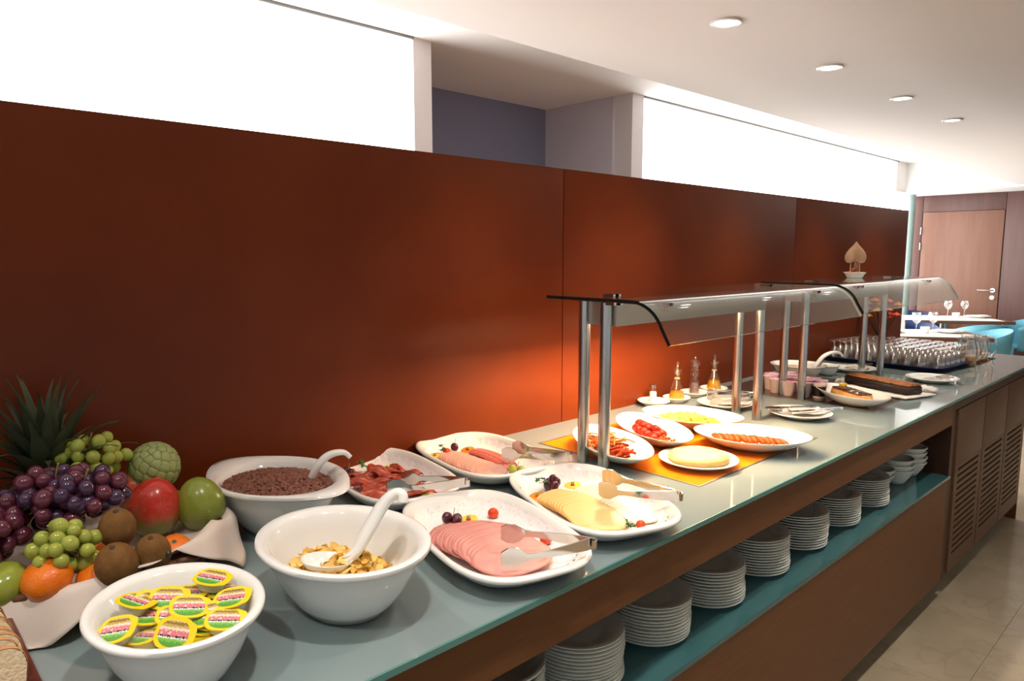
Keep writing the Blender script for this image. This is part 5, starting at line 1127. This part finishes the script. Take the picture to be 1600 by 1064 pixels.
# ================================================================== BREAD
trm = mat('dark_red_wood', (0.085, 0.018, 0.014), 0.35, noise=((0.13, 0.032, 0.02), 10, 5, 0.3, 0.7, (1, 8, 8)))
bt = empty('bread_tray', 'dark red wooden tray holding sliced bread at the bottom left corner', 'tray', (0.60, 0.02, ZT))
def tb(nm, x0, x1, y0, y1, z0, z1): return box(nm, x0, x1, y0, y1, z0, z1, trm, bt, bev=0.002)
tb('tray_base', -0.215, 0.215, -0.21, 0.11, 0, 0.010); tb('side', -0.215, 0.215, 0.110, 0.124, 0, 0.046); tb('side', -0.215, 0.215, -0.224, -0.21, 0, 0.040)
tb('end', -0.229, -0.215, -0.224, 0.124, 0, 0.040); tb('end', 0.215, 0.229, -0.224, 0.124, 0, 0.040)
crumb = mat('bread_crumb', (0.66, 0.50, 0.30), 0.8, noise=((0.76, 0.62, 0.42), 190, 3, 0.35, 0.65), bump=(260, 0.8)); crust = mat('bread_crust', (0.48, 0.20, 0.06), 0.7, noise=((0.62, 0.32, 0.12), 50, 4, 0.35, 0.7))
def bread_ring(s_, x, n=40):
    R = []
    for i in range(n):
        t = 2*PI*i/n; c, q = math.cos(t), math.sin(t); yy = 0.052*math.copysign(abs(c)**0.45, c); zz = 0.050*math.copysign(abs(q)**0.45, q)
        if zz > 0.02: yy *= 1.07
        R.append((x, yy*s_, zz*s_))
    return R
cr_me = MB().loft([bread_ring(1.0, 0.0), bread_ring(1.02, 0.003), bread_ring(1.02, 0.008), bread_ring(1.0, 0.011)], cap0=False, cap1=False).me('crust', crust, True, None)
cb_me = MB().loft([bread_ring(0.985, 0.0004), bread_ring(0.985, 0.0106)]).me('crumb', crumb, True, 30)
for k in range(10):
    e_ = empty('bread_slice', 'slice of pale bread with orange crust, %s counted from the front of the row' % ORD[k], 'bread slice', (0.650-k*0.0185-(0.012 if k else 0), 0.072-0.003*math.sin(k*2.0), ZT+0.064-0.0016*k), group='bread slices in the tray')
    e_.rotation_euler = (0.03*math.sin(k*3), -0.16-0.03*k, 0.06+0.02*math.sin(k*1.7)); ob('crust', cr_me, e_); ob('crumb', cb_me, e_)

# ================================================================== ORNAMENT ON THE SECOND GUARD
ox, oy, oz = 0.350, 3.50, 1.3862
place(lathe([(0.0001, 0.003), (0.026, 0.003), (0.028, 0.0), (0.034, 0.0), (0.040, 0.012), (0.046, 0.022), (0.052, 0.024), (0.052, 0.026), (0.044, 0.025), (0.034, 0.010), (0.0001, 0.008)], 36).me('small_dish', porc, True, 60), 'small_dish', ox, oy, 0, 'small white dish standing on top of the farther glass guard', 'dish', z=oz)
tag(ob('orange_petals', blobs([((ox-0.02+0.008*math.cos(k*1.3)+0.012*(k % 3), oy+0.016*math.sin(k*2.1), oz+0.024+0.002*(k % 2)), (0.013, 0.009, 0.004), (0.2, 0.1, k)) for k in range(9)], ICO2).me('orange_petals', mat('salmon_orange', (0.75, 0.22, 0.08), 0.4))), 'salmon orange pieces lying in the small dish on the glass guard', 'garnish', kind='stuff')
orn = empty('spade_ornament', 'tan spade-shaped ornament on two thin pegs above the small dish', 'ornament', (ox, oy, oz+0.024), 0.66)
tan = mat('tan_dough', (0.56, 0.33, 0.20), 0.5, noise=((0.66, 0.42, 0.26), 30, 4, 0.35, 0.7)); ridge = mat('tan_ridge', (0.62, 0.36, 0.22), 0.5)
# spade outline profile (half width, height)
spd = [(0.0, 0.148), (0.006, 0.140), (0.016, 0.126), (0.030, 0.112), (0.042, 0.096), (0.0485, 0.080), (0.049, 0.066), (0.044, 0.053), (0.034, 0.046), (0.022, 0.046), (0.010, 0.050), (0.0, 0.052)]
outl = [(x, z) for x, z in spd]+[(-x, z) for x, z in spd[::-1][1:-1]]
rings = []
for s_, t in ((0.05, 0.020), (0.5, 0.0185), (0.8, 0.013), (0.97, 0.004), (1.0, 0.0), (0.97, -0.004), (0.8, -0.012), (0.4, -0.016)):
    rings.append([(x*s_, -t, 0.085+(z-0.085)*s_) for x, z in outl])
ob('body', MB().loft(rings).me('body', tan, True, 60), orn)
for i in range(-2, 3):
    pts = [(i*0.0065*math.sin(PI*f)*1.2, -0.0215+0.014*f*f, 0.060+0.078*f) for f in [k/6 for k in range(7)]]
    ob('ridge', MB().tube(pts, 0.0011, 5).me('ridge', ridge), orn)
ob('tail', blobs([((0, -0.016, 0.036), (0.012, 0.006, 0.022), (0, 0, 0))], ICO2).me('tail', mat('dried_brown', (0.28, 0.14, 0.09), 0.5)), orn)
ob('brow', blobs([((0.004*math.sin(k*2.2), -0.024, 0.056+k*0.0075), (0.0065, 0.004, 0.003), (0, 0.4*math.sin(k), 0)) for k in range(6)], ICO2).me('brow', ridge), orn)
for x in (-0.020, 0.020):
    ob('peg', MB().cyl(x, 0, -0.016, 0.052, 0.0028, 10).me('peg', mat('wood_peg', (0.62, 0.42, 0.20), 0.5), False), orn)
tag(ob('reddish_ball', ell_mesh('reddish_ball', 0.016, 0.014, 0.014, mat('reddish_fruit', (0.40, 0.10, 0.04), 0.4), 2), None, (ox-0.004, oy+0.006, oz+0.034)), 'reddish brown round fruit in the small dish under the ornament', 'fruit')

# ================================================================== DINING TABLES BEYOND
tabm = mat('table_wood', (0.16, 0.07, 0.035), 0.35); runm = mat('cream_runner', (0.80, 0.77, 0.68), 0.8)
TR = math.radians(35.4)
def table(cx, cy, label):
    t = empty('dining_table', label, 'table', (cx, cy, 0), TR, 'dining tables beyond the counter'); X, Y = 0.60, 0.35
    box('tabletop', -X, X, -Y, Y, 0.715, 0.75, tabm, t, bev=0.004)
    ob('pedestal', MB().cyl(0, 0, 0.02, 0.715, 0.035, 16).me('pedestal', steel), t); ob('foot', MB().cyl(0, 0, 0, 0.02, 0.24, 28, 0.22).me('foot', steel), t)
    tag(ob('table_runner', MB().box(-X+0.03, X-0.10, -Y+0.02, Y-0.02, 0.7505, 0.753).me('table_runner', runm, False), None, (cx, cy, 0), (0, 0, TR)), 'cream cloth covering the '+label.split(',')[0], 'tablecloth', 'cream tablecloths')
    return t
table(-0.582, 7.337, 'nearer wooden dining table, laid for breakfast')
table(-0.822, 9.337, 'farther wooden dining table, laid for breakfast in front of the door')
wine = lathe([(0.0001, 0), (0.032, 0), (0.033, 0.002), (0.008, 0.006), (0.004, 0.012), (0.0038, 0.070), (0.010, 0.078), (0.028, 0.095), (0.037, 0.120), (0.037, 0.140), (0.031, 0.168), (0.0295, 0.168), (0.0355, 0.140), (0.0355, 0.120), (0.027, 0.097), (0.0001, 0.083)], 22).me('wine_glass', thin, True, None)
for (x, y, lb) in ((-0.520, 7.36, 'wine glass on the nearer table, left one of the pair'), (-0.425, 7.52, 'wine glass on the nearer table, right one of the pair'), (-0.830, 9.50, 'wine glass on the farther table, left one of the pair'), (-0.690, 9.62, 'wine glass on the farther table, right one of the pair')):
    tag(ob('wine_glass', wine, None, (x, y, 0.7532), (0, 0, 0), 1.15), lb, 'wine glass', 'wine glasses on the dining tables')
mug = lathe([(0.0001, 0), (0.030, 0), (0.038, 0.01), (0.041, 0.058), (0.038, 0.058), (0.035, 0.012), (0.0001, 0.006)], 24).me('cup', porc, True, 50)
for (x, y, lb) in ((-0.460, 7.42, 'white cup on the nearer table beside the wine glasses'), (-0.740, 9.49, 'white cup on the farther table between the wine glasses')): tag(ob('cup', mug, None, (x, y, 0.7532)), lb, 'cup', 'white cups on the dining tables')
bp = plate_mesh('table_plate', 0.135, porc, 40, 1.1)
for (x, y, lb) in ((-0.310, 7.60, 'white plate on the nearer table with a folded napkin on it'), (-0.560, 9.66, 'white plate on the farther table with a folded napkin on it'), (-0.72, 7.26, 'white plate at the left part of the nearer table')): tag(ob('table_plate', bp, None, (x, y, 0.7532)), lb, 'plate', 'plates on the dining tables')
for (x, y, rz, lb) in ((-0.310, 7.60, 0.9, 'folded white napkin on the plate of the nearer table'), (-0.560, 9.66, 0.9, 'folded white napkin on the plate of the farther table')): folded(x, y, 0.7755, 0.20, 0.10, rz, lb, mat('white_linen', (0.82, 0.80, 0.77), 0.8), 'linen napkins on the dining tables')
def napcone(x, y, z, label, s_=1.0):
    M = MB().loft([[(0.055*s_*math.cos(a), 0.03*s_*math.sin(a), 0) for a in [2*PI*k/14 for k in range(14)]], [(0.045*s_*math.cos(a)+0.01, 0.018*s_*math.sin(a), 0.07*s_) for a in [2*PI*k/14 for k in range(14)]], [(0.028*s_*math.cos(a)+0.02, 0.006*s_*math.sin(a), 0.12*s_) for a in [2*PI*k/14 for k in range(14)]]])
    return tag(ob('standing_napkin', M.me('standing_napkin', MATS['white_linen'], True, 50), None, (x, y, z), (0, 0, 0.7)), label, 'napkin')
napcone(-0.720, 7.52, 0.7535, 'white napkin standing folded at the back of the nearer table')
# tub chairs
sky = mat('light_blue_plastic', (0.13, 0.40, 0.51), 0.35, spec=0.4); nav = mat('navy_chair_plastic', (0.008, 0.028, 0.12), 0.3)
def tub(x, y, rz, m, label):
    c = empty('tub_chair', label, 'chair', (x, y, 0), rz, 'tub chairs at the dining tables')
    n = 26; rows = []; span = math.radians(250)
    for k, (z, rs) in enumerate(((0.38, 0.80), (0.44, 0.86), (0.53, 0.93), (0.62, 0.98), (0.67, 1.0))):
        row = []
        for i in range(n+1):
            a = -span/2+span*i/n; hh = z if k < 3 else z+(0.09*math.cos(a/2)**2)*(k-2)/2-0.05*(1-math.cos(a/2)**2)*(k-2)/2
            row.append((0.235*rs*math.cos(a), 0.25*rs*math.sin(a), hh))
        rows.append(row)
    s_ = ob('shell', MB().loft(rows, cap0=False, cap1=False, closed=False).me('shell', m, True, None), c); sd = s_.modifiers.new('t', 'SOLIDIFY'); sd.thickness = 0.016
    ob('seat', lathe([(0.0001, 0.405), (0.185, 0.405), (0.196, 0.415), (0.193, 0.428), (0.17, 0.432), (0.0001, 0.425)], 32).me('seat', m, True, 50), c)
    for sx in (-1, 1):
        for sy in (-1, 1):
            ob('leg', MB().tube([(0.15*sx, 0.15*sy, 0.41), (0.20*sx, 0.20*sy, 0.0)], [0.022, 0.014], 8).me('leg', m, True, None), c)
    return c
tub(-0.150, 8.22, 0.6, sky, 'light blue tub chair at the right end of the nearer table')
tub(-0.180, 10.00, 0.6, sky, 'light blue tub chair at the right end of the farther table')
tub(-0.340, 8.86, -0.9, sky, 'light blue tub chair between the two dining tables')
tub(-1.330, 10.02, 2.2, nav, 'navy blue tub chair at the left end of the farther table')
tub(-1.300, 7.90, 1.9, nav, 'navy blue tub chair behind the left part of the nearer table')
tub(-0.860, 8.46, 2.0, nav, 'navy blue tub chair behind the wine glasses of the nearer table')
